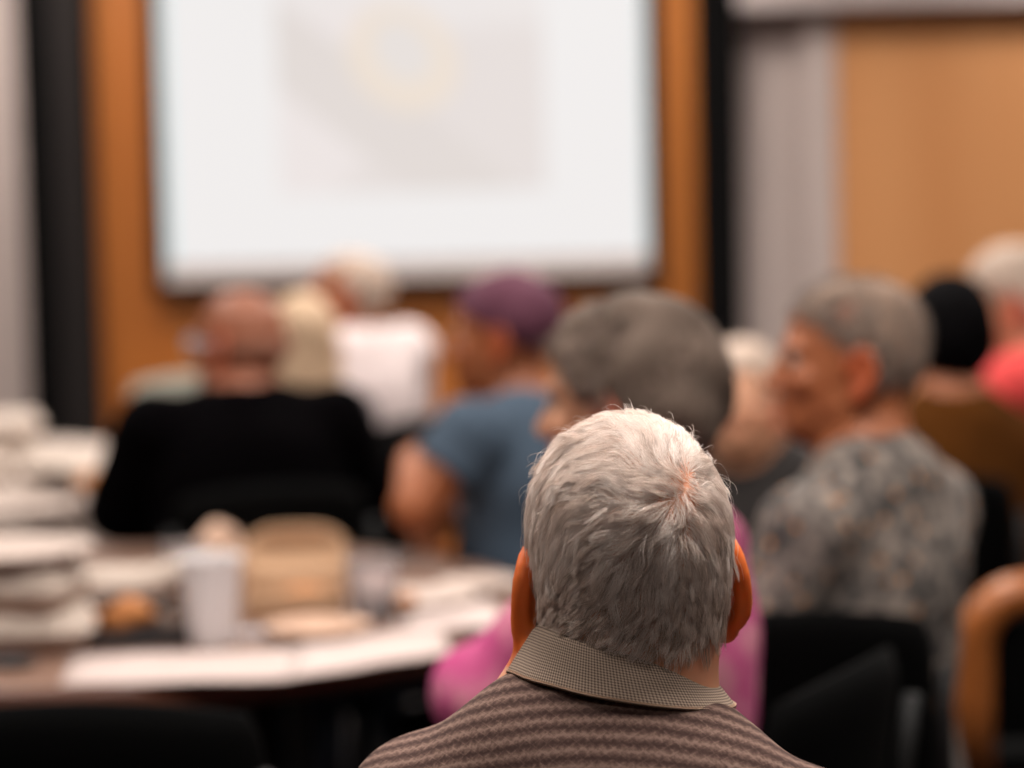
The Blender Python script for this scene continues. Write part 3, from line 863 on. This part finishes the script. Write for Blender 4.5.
grow_hair('hair', root, B, Hc, np.array(HR, float), main_region, main_field, 80000,
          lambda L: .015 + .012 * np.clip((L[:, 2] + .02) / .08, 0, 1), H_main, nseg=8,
          lift=lambda L: .0022 + .0022 * np.clip((L[:, 2]) / .08, 0, 1), clumps=3000, clump_w=.62, rad=.00009, seed=4, jit=.17, cj=.24, tone=crown_light_tone)

# ================================================================== other people
def down_field(fwd=0.0, curl=0.0):
    def f(p, L, g):
        HRn = f.HR; c = f.Hc
        t = (L - np.array([0, -.03, .09])); t[:, 2] = -np.abs(t[:, 2]) - .02; t[:, 1] += fwd * .05
        return t @ HRn.T
    return f
def plain_region(L):
    x, y, z = L.T
    return np.where(y < -.02, np.clip((z + .07) / .02, 0, 1), np.clip((z - .03 - (y - .03) * .6) / .02, 0, 1))
def strands(pp, n, m, length, lift, wave, seed, rad=.00022):
    r_, H_, HR_, nb_, AR_, B_ = pp
    f = down_field(); f.HR = np.array(HR_, float); f.Hc = np.array(H_, float)
    BB = Body(); BB.p = B_.p[:B_.ear0]; BB.ear0 = BB.ear1 = -1
    return grow_hair('hair_strands', r_, BB, f.Hc, f.HR, plain_region, f, n, lambda L: np.full(len(L), length), m, nseg=7, lift=lift, clumps=900, clump_w=.7, rad=rad, seed=seed, jit=.25, cj=.6, wave=wave)
rad_ = math.radians
PG = 'people watching the slide'
# woman with the pink top, in front of the white-haired man
p = person('person in a pink printed top with fluffy grey hair, just beyond the brown polo shirt', at(624, 402, 2.95), rad_(62), hips=(0, .045), head_yaw=rad_(6),
    group=PG, vox=.0045, skin=SK_pale, top=M_pink, legs=M_blk, hair=H_dgrey, hair_style='full', sw=.13, bulk=.86, sleeve='long', hair_noise=(70, .008), drop=.06,
    arms={-1: dict(e=(-.19, .15, .85), w=(.03, .25, .80)), 1: dict(e=(.19, .02, .80), w=(.10, .16, .72))})
strands(p, 11000, hair_mat('grey_strands', [(0, srgb(62, 54, 49)), (.5, srgb(124, 106, 94)), (1, srgb(190, 164, 148))]), .036, .015, .9, 9)
# man in the leaf print shirt
p = person('man in profile with short grey hair wearing a grey leaf print shirt', at(846, 360, 3.4), rad_(50), hips=(.0, .0), head_yaw=rad_(42), head_pitch=rad_(-2),
    group=PG, vox=.0045, skin=SK_tan, top=M_aloha, legs=M_blk, hair=H_gthin, hair_style='thin', sw=.165, bulk=1.0, ear=.98, drop=.085, collar=M_aloha, topname='leaf_print_shirt')
strands(p, 7000, hair_mat('grey_short_strands', [(0, srgb(66, 62, 60)), (.5, srgb(120, 108, 100)), (1, srgb(176, 158, 146))]), .022, .007, .1, 10)
# man in the black suit
def suit_extra(root, H, HR, nb, AR, B):
    add_glasses(root, H, HR, mat('thin_metal_rim', (.6, .6, .62, 1), .3, metal=1), mat('clear_lens', srgb(200, 205, 215), .05))
p = person('balding man in a black suit jacket and glasses, his back turned', at(238, 345, 5.05), rad_(18), hips=(.0, .05), head_yaw=rad_(42), head_pitch=rad_(-3),
    group=PG, skin=SK_warm, top=M_suit, legs=M_suit, hair=H_brown, hair_style='fringe', sw=.195, bulk=1.2, sleeve='long', topname='suit_jacket', nb_off=(0, 0, .02), collar=mat('pale_pink_cotton', srgb(190, 140, 130), .85), extra=suit_extra,
    arms={-1: dict(e=(-.25, .12, .80), w=(-.16, .36, .70)), 1: dict(e=(.29, .12, .80), w=(.16, .36, .70))})
# man in the blue shirt, arms folded, purple cap
p = person('person in a steel blue T-shirt and a purple cap, arms folded', at(500, 336, 4.75), rad_(62), hips=(.02, .10), head_yaw=rad_(20),
    group=PG, skin=SK_tan, top=M_blue, legs=M_navy, hair=M_purple, hair_style='cap', sw=.195, bulk=1.12, topname='t_shirt',
    slv=.48,
    arms={-1: dict(e=(-.26, .14, .86), w=(-.0, .30, .91), hd=(.9, -.1, .1), n=(0, -1, -.2), curl=.4), 1: dict(e=(.23, .12, .80), w=(.02, .23, .80), hd=(-.9, .1, .0), n=(0, -1, 0), curl=.4)})
# white shirt far
p = person('person in a white shirt with pale grey hair, seated beyond the black suit', at(346, 296, 6.3), rad_(48), hips=(0, .0), head_yaw=rad_(40), head_pitch=rad_(-14),
    group=PG, skin=SK_tan, top=M_shirtw, legs=M_navy, hair=H_white, hair_style='thin', sw=.185, bulk=1.12, vox=.0065, sleeve='long', nb_off=(0, 0, .03))
# sandy hair behind the suit man
p = person('person with long sandy hair, mostly hidden behind the balding man', at(300, 345, 5.8), rad_(58), hips=(0, .03), head_yaw=rad_(-42),
    group=PG, skin=SK_pale, top=M_vest, legs=M_navy, hair=H_sand, hair_style='long', sw=.15, bulk=.95, vox=.0065, sleeve='long')
# white-haired person in dark print, turned to the camera
p = person('person with white hair and a dark top, facing the camera between the two grey heads', at(741, 402, 5.0), rad_(172), hips=(0, .05), head_pitch=rad_(-10),
    group=PG, skin=SK_pale, top=M_dark, legs=M_blk, hair=H_white, hair_style='full', sw=.17, bulk=1.05, vox=.006, sleeve='long')
# black-haired person
p = person('person with black hair in a brown top, back turned, beside the leaf print shirt', at(944, 338, 4.95), rad_(14), hips=(0, .04), head_yaw=rad_(4),
    group=PG, skin=SK_tan, top=M_mustard, legs=M_blk, hair=H_black, hair_style='full', drop=.09, sw=.16, bulk=1.0, vox=.006, sleeve='long')
# coral red shirt, far right
p = person('person with white hair in a coral red shirt and tan trousers, leaning forward', at(1006, 300, 5.6), rad_(72), hips=(0, .22), head_yaw=rad_(15),
    group=PG, skin=SK_pale, top=M_red, legs=M_tan, hair=H_white, hair_style='full', sw=.18, bulk=1.1, vox=.006, sleeve='short',
    arms={-1: dict(e=(-.27, .42, .74), w=(-.10, .60, .86)), 1: dict(e=(.26, .38, .76), w=(.08, .60, .86))})

# ================================================================== chairs
M_cpad = mat('black_vinyl_pad', srgb(3, 3, 3), .85, .1, 60, spec=.05)
M_cmet = mat('black_painted_steel', srgb(10, 9, 9), .5, spec=.25)
M_cgrey = mat('grey_green_pad', srgb(150, 150, 138), .8, .1, 40)
def make_chair(pad):
    t = empty('stacking_chair')
    bm = bmesh.new(); add_box(bm, (-.22, -.21, .40), (.22, .22, .46), .025, 4)
    for v in bm.verts: v.co.z -= .012 * math.cos(v.co.x * 6) * (v.co.z > .43)
    from_bm('seat', bm, pad, t)
    bm = bmesh.new()
    nx, nz = 16, 10
    fr, bk = [], []
    for i in range(nx + 1):
        a, b_ = [], []
        for j in range(nz + 1):
            u_ = i / nx * 2 - 1; v_ = j / nz
            sx = .215 - .02 * v_
            top_ = .86 + .025 * (1 - u_ * u_)
            z = .56 + (top_ - .56) * v_
            rnd = (abs(u_) ** 8) * (abs(v_ * 2 - 1) ** 8)
            y = -.235 - .05 * v_ + .045 * u_ * u_
            x = u_ * sx * (1 - .07 * rnd)
            e = .014 * (1 - max(abs(u_) ** 10, abs(v_ * 2 - 1) ** 10))
            a.append(bm.verts.new((x, y + e + .004, z))); b_.append(bm.verts.new((x, y - e - .004, z)))
        fr.append(a); bk.append(b_)
    for i in range(nx):
        for j in range(nz):
            bm.faces.new((fr[i][j], fr[i + 1][j], fr[i + 1][j + 1], fr[i][j + 1])); bm.faces.new((bk[i][j], bk[i][j + 1], bk[i + 1][j + 1], bk[i + 1][j]))
    for i in range(nx):
        for j in (0, nz): bm.faces.new((fr[i][j], fr[i + 1][j], bk[i + 1][j], bk[i][j]))
    for j in range(nz):
        for i in (0, nx): bm.faces.new((fr[i][j], bk[i][j], bk[i][j + 1], fr[i][j + 1]))
    from_bm('backrest', bm, pad, t)
    for s in (-1, 1):
        bm = bmesh.new(); add_tube(bm, [(s * .21, -.18, .40), (s * .215, -.215, .48), (s * .212, -.24, .62), (s * .205, -.27, .80)], .011); from_bm('back_post', bm, M_cmet, t)
        bm = bmesh.new(); add_tube(bm, [(s * .20, .19, .405), (s * .215, .22, .2), (s * .225, .235, 0)], .011); from_bm('leg', bm, M_cmet, t)
        bm = bmesh.new(); add_tube(bm, [(s * .20, -.17, .405), (s * .215, -.22, .2), (s * .225, -.26, 0)], .011); from_bm('leg', bm, M_cmet, t)
    bm = bmesh.new()
    for y in (-.17, .18): add_tube(bm, [(-.20, y, .392), (.20, y, .392)], .010)
    for x in (-.20, .20): add_tube(bm, [(x, -.17, .392), (x, .18, .392)], .010)
    from_bm('seat_frame', bm, M_cmet, t)
    return t
chair0 = make_chair(M_cpad)
first = [True]
def place_chair(loc, rz, label, group='black stacking chairs'):
    c = chair0 if first[0] else copy_tree(chair0); first[0] = False
    c.location = loc; c.rotation_euler = (0, 0, rz); tag(c, label, 'chair', group); return c
LB = {'elderly man': 'black chair under the elderly man in the brown striped polo', 'pink printed': 'black chair under the person in the pink top',
      'leaf print shirt': 'black chair under the man in the grey leaf print shirt', 'black suit jacket': 'black chair under the man in the black suit',
      'steel blue': 'black chair under the person in the steel blue T-shirt', 'white shirt': 'black chair under the person in the white shirt',
      'sandy': 'black chair under the person with sandy hair', 'dark top': 'black chair under the person in the dark top', 'black hair': 'black chair under the person with black hair',
      'coral': 'black chair under the person in the coral red shirt'}
for o in [o for o in list(COL.objects) if o.get('category') == 'person']:
    k = [v for q, v in reversed(LB.items()) if q in o['label']][0]
    yv = o.rotation_euler.z - (rad_(32) if 'leaf print' in o['label'] else 0); bk = Matrix.Rotation(yv, 3, 'Z') @ Vector((0, .02, 0))
    if 'leaf print' in o['label']: yv = rad_(2); bk = Vector((-.12, .03, 0))
    place_chair((o.location.x + bk.x, o.location.y + bk.y, 0), yv, k)
e1 = at(150, 700, 3.05)
place_chair((e1.x, 2.94, 0), rad_(-4), 'empty black chair pushed up to the near side of the cluttered round table')
g1 = at(168, 380, 7.6)
t = make_chair(M_cgrey); t.location = (g1.x, g1.y, .0); t.rotation_euler = (0, 0, rad_(25)); t.scale = (1, 1, 1.05)
tag(t, 'empty pale grey-green chair in front of the wood panelling, left of the suited man', 'chair')

# bentwood chair at the right edge
def wooden_chair():
    p = at(1020, 545, 4.3)
    t = tag(empty('wooden_chair', (p.x, p.y, 0), rad_(6)), 'wooden chair with a thick rounded tan frame and black padding, cut by the right edge', 'chair')
    M = wood_mat('tan_bentwood', srgb(150, 84, 36), srgb(172, 102, 50), 8, .4)
    z = p.z
    for s in (-1, 1):
        bm = bmesh.new(); add_tube(bm, [(s * .17, -.235, .46), (s * .15, -.215, .30), (s * .14, -.24, 0)], .022, 12); from_bm('leg', bm, M, t)
        bm = bmesh.new(); add_tube(bm, [(s * .19, .20, .43), (s * .20, .215, .2), (s * .20, .22, 0)], .020, 12); from_bm('leg', bm, M, t)
    pts = [(-.155, -.23, .44), (-.160, -.245, .58)]
    pts += [(-.160 + .085 * (1 - math.cos(a)), -.25 - .02 * math.sin(a), z - .125 + .085 * math.sin(a)) for a in np.linspace(0, PI / 2, 9)]
    pts += [(-x, y, zz) for x, y, zz in pts[::-1]]
    bm = bmesh.new(); add_tube(bm, pts, .034, 14); from_bm('back_frame', bm, M, t)
    bm = bmesh.new(); add_box(bm, (-.125, -.262, .50), (.125, -.235, z - .09), .012, 3); from_bm('back_pad', bm, M_cpad, t)
    bm = bmesh.new(); add_box(bm, (-.22, -.22, .42), (.22, .22, .47), .022, 3); from_bm('seat', bm, M_cpad, t)
    bm = bmesh.new(); add_box(bm, (-.21, -.21, .385), (.21, .21, .42), .010, 2); from_bm('seat_rail', bm, M, t)
wooden_chair()
# ================================================================== tables
TZ = .75
def wood_edge(): return mat('dark_walnut_laminate', srgb(88, 52, 38), .4, .25, 8, stretch=(1, 1, 6))
M_top = mat('brown_laminate', srgb(120, 92, 78), .35, .12, 14)
M_edge = wood_edge()
def round_table(c, R, label, cloth=None):
    t = tag(empty('round_table', (c[0], c[1], 0)), label, 'table', 'round tables')
    bm = bmesh.new(); add_lathe(bm, [(0, TZ - .03), (R - .004, TZ - .03), (R - .004, TZ - .001), (R - .006, TZ), (0, TZ)], 96); from_bm('tabletop', bm, M_top, t)
    bm = bmesh.new(); add_lathe(bm, [(R - .004, TZ - .045), (R, TZ - .042), (R + .002, TZ - .02), (R, TZ - .002), (R - .004, TZ - .0005)], 96); from_bm('edge_band', bm, M_edge, t)
    for k in range(4):
        a = PI / 4 + k * PI / 2
        bm = bmesh.new(); add_tube(bm, [(.40 * math.cos(a), .40 * math.sin(a), TZ - .03), (.47 * math.cos(a), .47 * math.sin(a), 0)], .014); from_bm('leg', bm, M_cmet, t)
    bm = bmesh.new(); add_tube(bm, [(.41 * math.cos(PI / 4 + k * PI / 2), .41 * math.sin(PI / 4 + k * PI / 2), TZ - .08) for k in (0, 1, 2, 3, 0)], .010); from_bm('brace', bm, M_cmet, t)
    return t
TC = (at(100, 500, 4.16).x, 4.16)
round_table(TC, .74, 'brown round table littered with cups, boxes and papers')
T2 = (-1.70, 6.5)
round_table(T2, .76, 'round table under a white cloth at the far left')
def table_cloth(c, R, label):
    bm = bmesh.new(); n = 120; rows = []
    for j, (r, z) in enumerate([(0, .006), (R * .5, .006), (R * .97, .006), (R + .006, .002), (R + .012, -.02), (R + .02, -.12), (R + .03, -.25), (R + .035, -.36)]):
        if r == 0: rows.append([bm.verts.new((0, 0, TZ + z))]); continue
        am = max(0, -z) * .11
        rows.append([bm.verts.new(((r + am * math.sin(k / n * 2 * PI * 18)) * math.cos(k / n * 2 * PI), (r + am * math.sin(k / n * 2 * PI * 18)) * math.sin(k / n * 2 * PI), TZ + z)) for k in range(n)])
    for a, b_ in zip(rows, rows[1:]):
        for k in range(n):
            q = (k + 1) % n
            bm.faces.new((a[0], b_[k], b_[q]) if len(a) == 1 else (a[k], b_[k], b_[q], a[q]))
    o = from_bm('tablecloth', bm, mat('white_tablecloth', srgb(178, 162, 152), .9, .04, 8), None); o.location = (c[0], c[1], 0)
    tag(o, label, 'tablecloth')
table_cloth(T2, .762, 'white cloth hanging over the far left round table')

# ================================================================== things on the near table
M_foam = mat('white_foam', srgb(178, 162, 150), .75, .05, 30)
M_paper = mat('white_paper', srgb(186, 168, 162), .85, .03, 10)
M_plate = mat('white_paper_plate', srgb(176, 158, 148), .7, .05, 20)
M_kraft = mat('kraft_card', srgb(180, 144, 112), .8, .08, 20)
M_food = mat('toasted_food', srgb(176, 110, 54), .7, .4, 50, bump=.8)
M_tray = mat('black_plastic', srgb(34, 32, 34), .35, .1, 30)
M_nap = mat('peach_napkin', srgb(190, 156, 134), .9, .06, 30)
m_pl, nt, b = new_mat('frosted_plastic')
b.inputs['Base Color'].default_value = srgb(212, 206, 206); b.inputs['Roughness'].default_value = .35; b.inputs['Transmission Weight'].default_value = .1; b.inputs['IOR'].default_value = 1.2
m_cl, nt, b = new_mat('clear_plastic')
b.inputs['Base Color'].default_value = srgb(235, 230, 232); b.inputs['Roughness'].default_value = .12; b.inputs['Transmission Weight'].default_value = .85; b.inputs['IOR'].default_value = 1.15

def cup(px, py, h, rt, rb, m, label, group='plastic cups', z=TZ):
    p = onz(px, py, z); t = tag(empty('plastic_cup', (p.x, p.y, z + .0005)), label, 'cup', group)
    bm = bmesh.new()
    prof = [(0, .002), (rb - .001, 0), (rb, .002)] + [(rb + (rt - rb) * k / 8 + (.0006 if k % 2 else 0), h * k / 8) for k in range(1, 8)] + [(rt, h - .003), (rt, h)]
    prof += [(rt - .0015, h - .002), (rb - .0015, .006), (0, .006)]
    add_lathe(bm, prof, 40); from_bm('cup_wall', bm, m, t)
    bm = bmesh.new(); add_lathe(bm, [(rt - .001, h - .003), (rt + .003, h - .004), (rt + .0035, h - .001), (rt + .001, h + .001), (rt - .001, h - .003)], 40); from_bm('rim', bm, m, t)
    return t
cup(213, 646, .140, .048, .034, m_pl, 'frosted white plastic cup standing at the near edge of the cluttered table')
cup(186, 600, .095, .040, .028, m_cl, 'short clear plastic cup behind the frosted white cup')
cup(374, 622, .100, .044, .032, m_cl, 'clear plastic cup right of the kraft box')
def blob(name, px, py, r, h, m, label, cat, group=None, z=TZ, seed=0, loc=None, amp=.25):
    p = loc or onz(px, py, z); bm = bmesh.new(); bmesh.ops.create_icosphere(bm, subdivisions=4, radius=1)
    nf = wnoise(3.2, amp, seed)
    for v in bm.verts:
        k = 1 + float(nf(np.array(v.co)[None])[0])
        v.co = Vector((v.co.x * r * k, v.co.y * r * k * .8, max(-.98, v.co.z) * h * .5 * k))
    mz = min(v.co.z for v in bm.verts)
    for v in bm.verts: v.co.z -= mz
    o = from_bm(name, bm, m); o.location = (p.x, p.y, z + .0005); tag(o, label, cat, group); return o
blob('crumpled_napkin', 222, 590, .042, .135, M_nap, 'crumpled peach napkin standing behind the frosted cup', 'napkin', seed=4, amp=.3)
# kraft box with the lid up
def kraft_box(px, py, label):
    p = onz(px, py, TZ); t = tag(empty('takeaway_box', (p.x, p.y, TZ + .0005), rad_(4)), label, 'box')
    bm = bmesh.new(); W, D, Hh = .082, .07, .045
    for lo, hi in (((-W, -D, 0), (W, D, .003)), ((-W, -D, 0), (W, -D + .003, Hh)), ((-W, D - .003, 0), (W, D, Hh)), ((-W, -D, 0), (-W + .003, D, Hh)), ((W - .003, -D, 0), (W, D, Hh))): add_box(bm, lo, hi, .001, 1)
    from_bm('base', bm, M_kraft, t)
    bm = bmesh.new()       # domed lid standing up behind
    rows = []
    for j in range(9):
        v_ = j / 8
        row = []
        for i in range(17):
            u_ = i / 16 * 2 - 1
            rr = 1 - .30 * (abs(u_) ** 4) * v_
            x = u_ * (W + .004); z = Hh + v_ * .088 * rr + .0
            y = D + .008 + .02 * math.sin(v_ * PI) * (1 - u_ ** 4) + v_ * .03
            row.append(bm.verts.new((x, y, z)))
        rows.append(row)
    for a, b_ in zip(rows, rows[1:]):
        for i in range(16): bm.faces.new((a[i], a[i + 1], b_[i + 1], b_[i]))
    o = from_bm('lid', bm, M_kraft, t); sm = o.modifiers.new('thickness', 'SOLIDIFY'); sm.thickness = .004
    return p
kp = kraft_box(296, 612, 'brown kraft takeaway box with its rounded lid standing open')
blob('sandwich_half', 0, 0, .055, .036, M_food, 'browned food inside the open kraft box', 'food', seed=9, loc=Vector((kp.x + .025, kp.y + .0, 0)), z=TZ + .004)
def plate(px, py, r, m, label, group='plates on the cluttered table', z=TZ, tilt=None):
    p = onz(px, py, z) if not isinstance(px, Vector) else px
    bm = bmesh.new(); add_lathe(bm, [(0, .002), (r * .62, .002), (r * .72, .010), (r * .97, .019), (r, .018), (r * .99, .016), (r * .73, .006), (r * .63, 0), (0, 0)], 56, wob=lambda a, j: .01 * math.sin(a * 30) * (j in (3, 4, 5)))
    o = from_bm('paper_plate', bm, m); o.location = (p.x, p.y, z + .0008); tag(o, label, 'plate', group)
    if tilt: o.rotation_euler = tilt
    return o
plate(415, 606, .105, M_plate, 'white plate with a bit of food at the right of the cluttered table')
a_ = onz(400, 612, TZ); blob('food_scrap', 0, 0, .022, .026, M_food, 'browned scrap of food on the right-hand white plate', 'food', seed=3, loc=a_, z=TZ + .005)
plate(480, 592, .075, M_plate, 'small white plate at the far right rim of the table')
plate(318, 636, .085, M_nap, 'peach-tinted plate between the kraft box and the papers')
a_ = onz(262, 634, TZ); o = box('napkin', (-.045, -.03, 0), (.045, .03, .004), mat('grey_blue_napkin', srgb(150, 146, 150), .9), bev=.001); o.location = (a_.x, a_.y, TZ + .0005); tag(o, 'folded grey napkin right of the frosted cup', 'napkin')
# black tray and what lies in it
def tray():
    p = onz(138, 640, TZ); t = tag(empty('serving_tray', (p.x, p.y, TZ + .0005), rad_(2)), 'black plastic tray holding a browned bread roll', 'tray')
    bm = bmesh.new(); W, D = .105, .075
    add_box(bm, (-W, -D, 0), (W, D, .004), .002, 1)
    for lo, hi in (((-W - .008, -D - .008, .0), (W + .008, -D, .03)), ((-W - .008, D, 0), (W + .008, D + .008, .055)), ((-W - .008, -D, 0), (-W, D, .045)), ((W, -D, 0), (W + .008, D, .045))): add_box(bm, lo, hi, .003, 2)
    from_bm('pan', bm, M_tray, t, False); return p
tp = tray()
blob('bread_roll', 0, 0, .038, .058, M_food, 'browned bread roll in the black plastic tray', 'food', seed=12, loc=Vector((tp.x - .02, tp.y - .01, 0)), z=TZ + .006)
blob('dark_roll', 0, 0, .036, .046, mat('dark_brown_food', srgb(84, 62, 50), .7, .4, 50, bump=.8), 'dark brown piece of food in the black tray', 'food', seed=22, loc=Vector((tp.x + .06, tp.y + .0, 0)), z=TZ + .006)
a_ = onz(186, 614, TZ); blob('orange_wedge', 0, 0, .018, .040, mat('orange_peel', srgb(206, 128, 50), .6, .1, 60), 'orange piece of fruit between the tray and the frosted cup', 'food', seed=5, loc=Vector((a_.x, a_.y, 0)))
# foam lid leaning over the tray's far side
p = onz(135, 606, TZ)
bm = bmesh.new(); rows = []
for j in range(9):
    v_ = j / 8; row = []
    for i in range(25):
        u_ = i / 24 * 2 - 1
        row.append(bm.verts.new((u_ * .105, (v_ - .5) * .15, .052 + .028 * max(0, u_) ** 1.6 - .012 * (abs(u_) > .9) - .018 * (v_ < .1) + .012 * math.sin(v_ * PI))))
    rows.append(row)
for a, b_ in zip(rows, rows[1:]):
    for i in range(24): bm.faces.new((a[i], a[i + 1], b_[i + 1], b_[i]))
def foam_box(loc, rz, label, group, w_=.115, h=.068, lid_up=False):
    t = tag(empty('foam_box', loc, rz), label, 'box', group)
    bm = bmesh.new(); rings = []
    for (k, z) in ((.86, 0), (1, h * .5), (1.03, h * .5), (1.03, h * .54)):
        rings.append([bm.verts.new((w_ * k * math.copysign(abs(math.cos(a)) ** .35, math.cos(a)), w_ * k * math.copysign(abs(math.sin(a)) ** .35, math.sin(a)), z)) for a in np.linspace(0, 2 * PI, 48, endpoint=False)])
    for a, b_ in zip(rings, rings[1:]):
        for q in range(48): bm.faces.new((a[q], a[(q + 1) % 48], b_[(q + 1) % 48], b_[q]))
    bm.faces.new(rings[0][::-1]); bm.faces.new(rings[-1]); from_bm('base', bm, M_foam, t)
    bm = bmesh.new(); rings = []
    for (k, z) in ((1.03, h * .545), (1.03, h * .58), (.99, h * .6), (.84, h), (.5, h)):
        rings.append([bm.verts.new((w_ * k * math.copysign(abs(math.cos(a)) ** .35, math.cos(a)), w_ * k * math.copysign(abs(math.sin(a)) ** .35, math.sin(a)), z)) for a in np.linspace(0, 2 * PI, 48, endpoint=False)])
    for a, b_ in zip(rings, rings[1:]):
        for q in range(48): bm.faces.new((a[q], a[(q + 1) % 48], b_[(q + 1) % 48], b_[q]))
    bm.faces.new(rings[0][::-1]); bm.faces.new(rings[-1]); from_bm('lid', bm, M_foam, t)
    return t
o = from_bm('foam_lid', bm, M_foam); sm = o.modifiers.new('thickness', 'SOLIDIFY'); sm.thickness = .004
o.location = (p.x, p.y + .03, TZ); tag(o, 'curved white foam lid lying across the back of the black tray', 'tray')
# stack of foam boxes, near left
fp = onz(20, 650, TZ)
ORD = ['lowest', 'second from below', 'topmost']
for k in range(2):
    foam_box((fp.x - .015 * k, fp.y + .03, TZ + .0005 + .0665 * k), rad_(8 - 14 * k), ORD[k if k == 0 else 2] + ' of the two white foam boxes stacked at the left of the near table', 'foam boxes on the near table', w_=.112, h=.066)
pb = bmesh.new()
for k in range(2):
    plate(Vector((fp.x - .01 + .004 * (k % 2), fp.y + .02, 0)), 0, .125, M_plate, ['lower', 'upper'][k] + ' of the two white plates piled on the foam boxes', 'plates piled on the foam boxes', z=TZ + .134 + .0065 * k)
pb.free()
a_ = onz(12, 668, TZ)
blob('dark_cap', 0, 0, .035, .022, M_tray, 'small black cap lying at the left end of the near table', 'dish', seed=2, loc=Vector((a_.x, a_.y, 0)), amp=.05)  # a loose dark cap, modelled as a low round blob
a_ = onz(88, 640, TZ)
blob('bun', 0, 0, .03, .05, M_nap, 'pale bun between the foam boxes and the black tray', 'food', seed=31, loc=Vector((a_.x + .0, a_.y, 0)), amp=.1)
# papers
def sheet(pts, label, z, grp='papers on the near table'):
    bm = bmesh.new()
    P = [onz(px, py, TZ) for px, py in pts]
    n_ = 10; rows = []
    for j in range(n_ + 1):
        rows.append([bm.verts.new(Vector(((P[0].lerp(P[1], i / n_)).lerp(P[3].lerp(P[2], i / n_), j / n_)).to_tuple()) + Vector((0, 0, .0008 * math.sin(i * 1.3 + j * .9) + .001))) for i in range(n_ + 1)])
    for a, b_ in zip(rows, rows[1:]):
        for i in range(n_): bm.faces.new((a[i], a[i + 1], b_[i + 1], b_[i]))
    o = from_bm('paper_sheet', bm, M_paper); o.location.z = z; tag(o, label, 'paper', grp)
    sm = o.modifiers.new('thickness', 'SOLIDIFY'); sm.thickness = .0012
sheet([(60, 686), (292, 680), (300, 650), (72, 656)], 'long white sheet of paper along the near rim, in front of the frosted cup', .001)
sheet([(286, 682), (452, 655), (440, 628), (300, 648)], 'white sheet of paper in front of the clear cup, by the pink sleeve', .0035)
sheet([(400, 632), (505, 632), (495, 606), (420, 604)], 'white sheet of paper at the right rim, nearest the white-haired man', .006)
# far table: foam boxes and plates
n_ = 0
for i, (px, py, k) in enumerate(((4, 470, 2), (60, 482, 1), (108, 488, 1), (-34, 485, 1))):
    a_ = onz(px, py, TZ)
    for j in range(k):
        foam_box((a_.x, a_.y, TZ + .008 + .0705 * j), rad_(10 * i + 5 * j), 'white foam box, ' + ['bottom', 'second', 'third'][j] + ' of the ' + ['stack behind the tall left pile', 'stack near the middle of the far cloth', 'stack nearest the suited man', 'stack at the far left end'][i], 'foam boxes on the far table', w_=.10, h=.07)
for i, (px, py) in enumerate(((60, 512), (112, 505), (14, 515))):
    plate(px, py, .10, M_plate, 'white plate on the far cloth, ' + ['in the middle of the near rim', 'nearest the black sleeve', 'leftmost at the near rim'][i], 'plates on the far table', z=TZ + .008)
a_ = onz(84, 503, TZ); blob('bread_piece', 0, 0, .03, .05, M_food, 'brown piece of bread between plates on the far cloth', 'food', seed=8, loc=Vector((a_.x, a_.y + .1, 0)), z=TZ + .008)
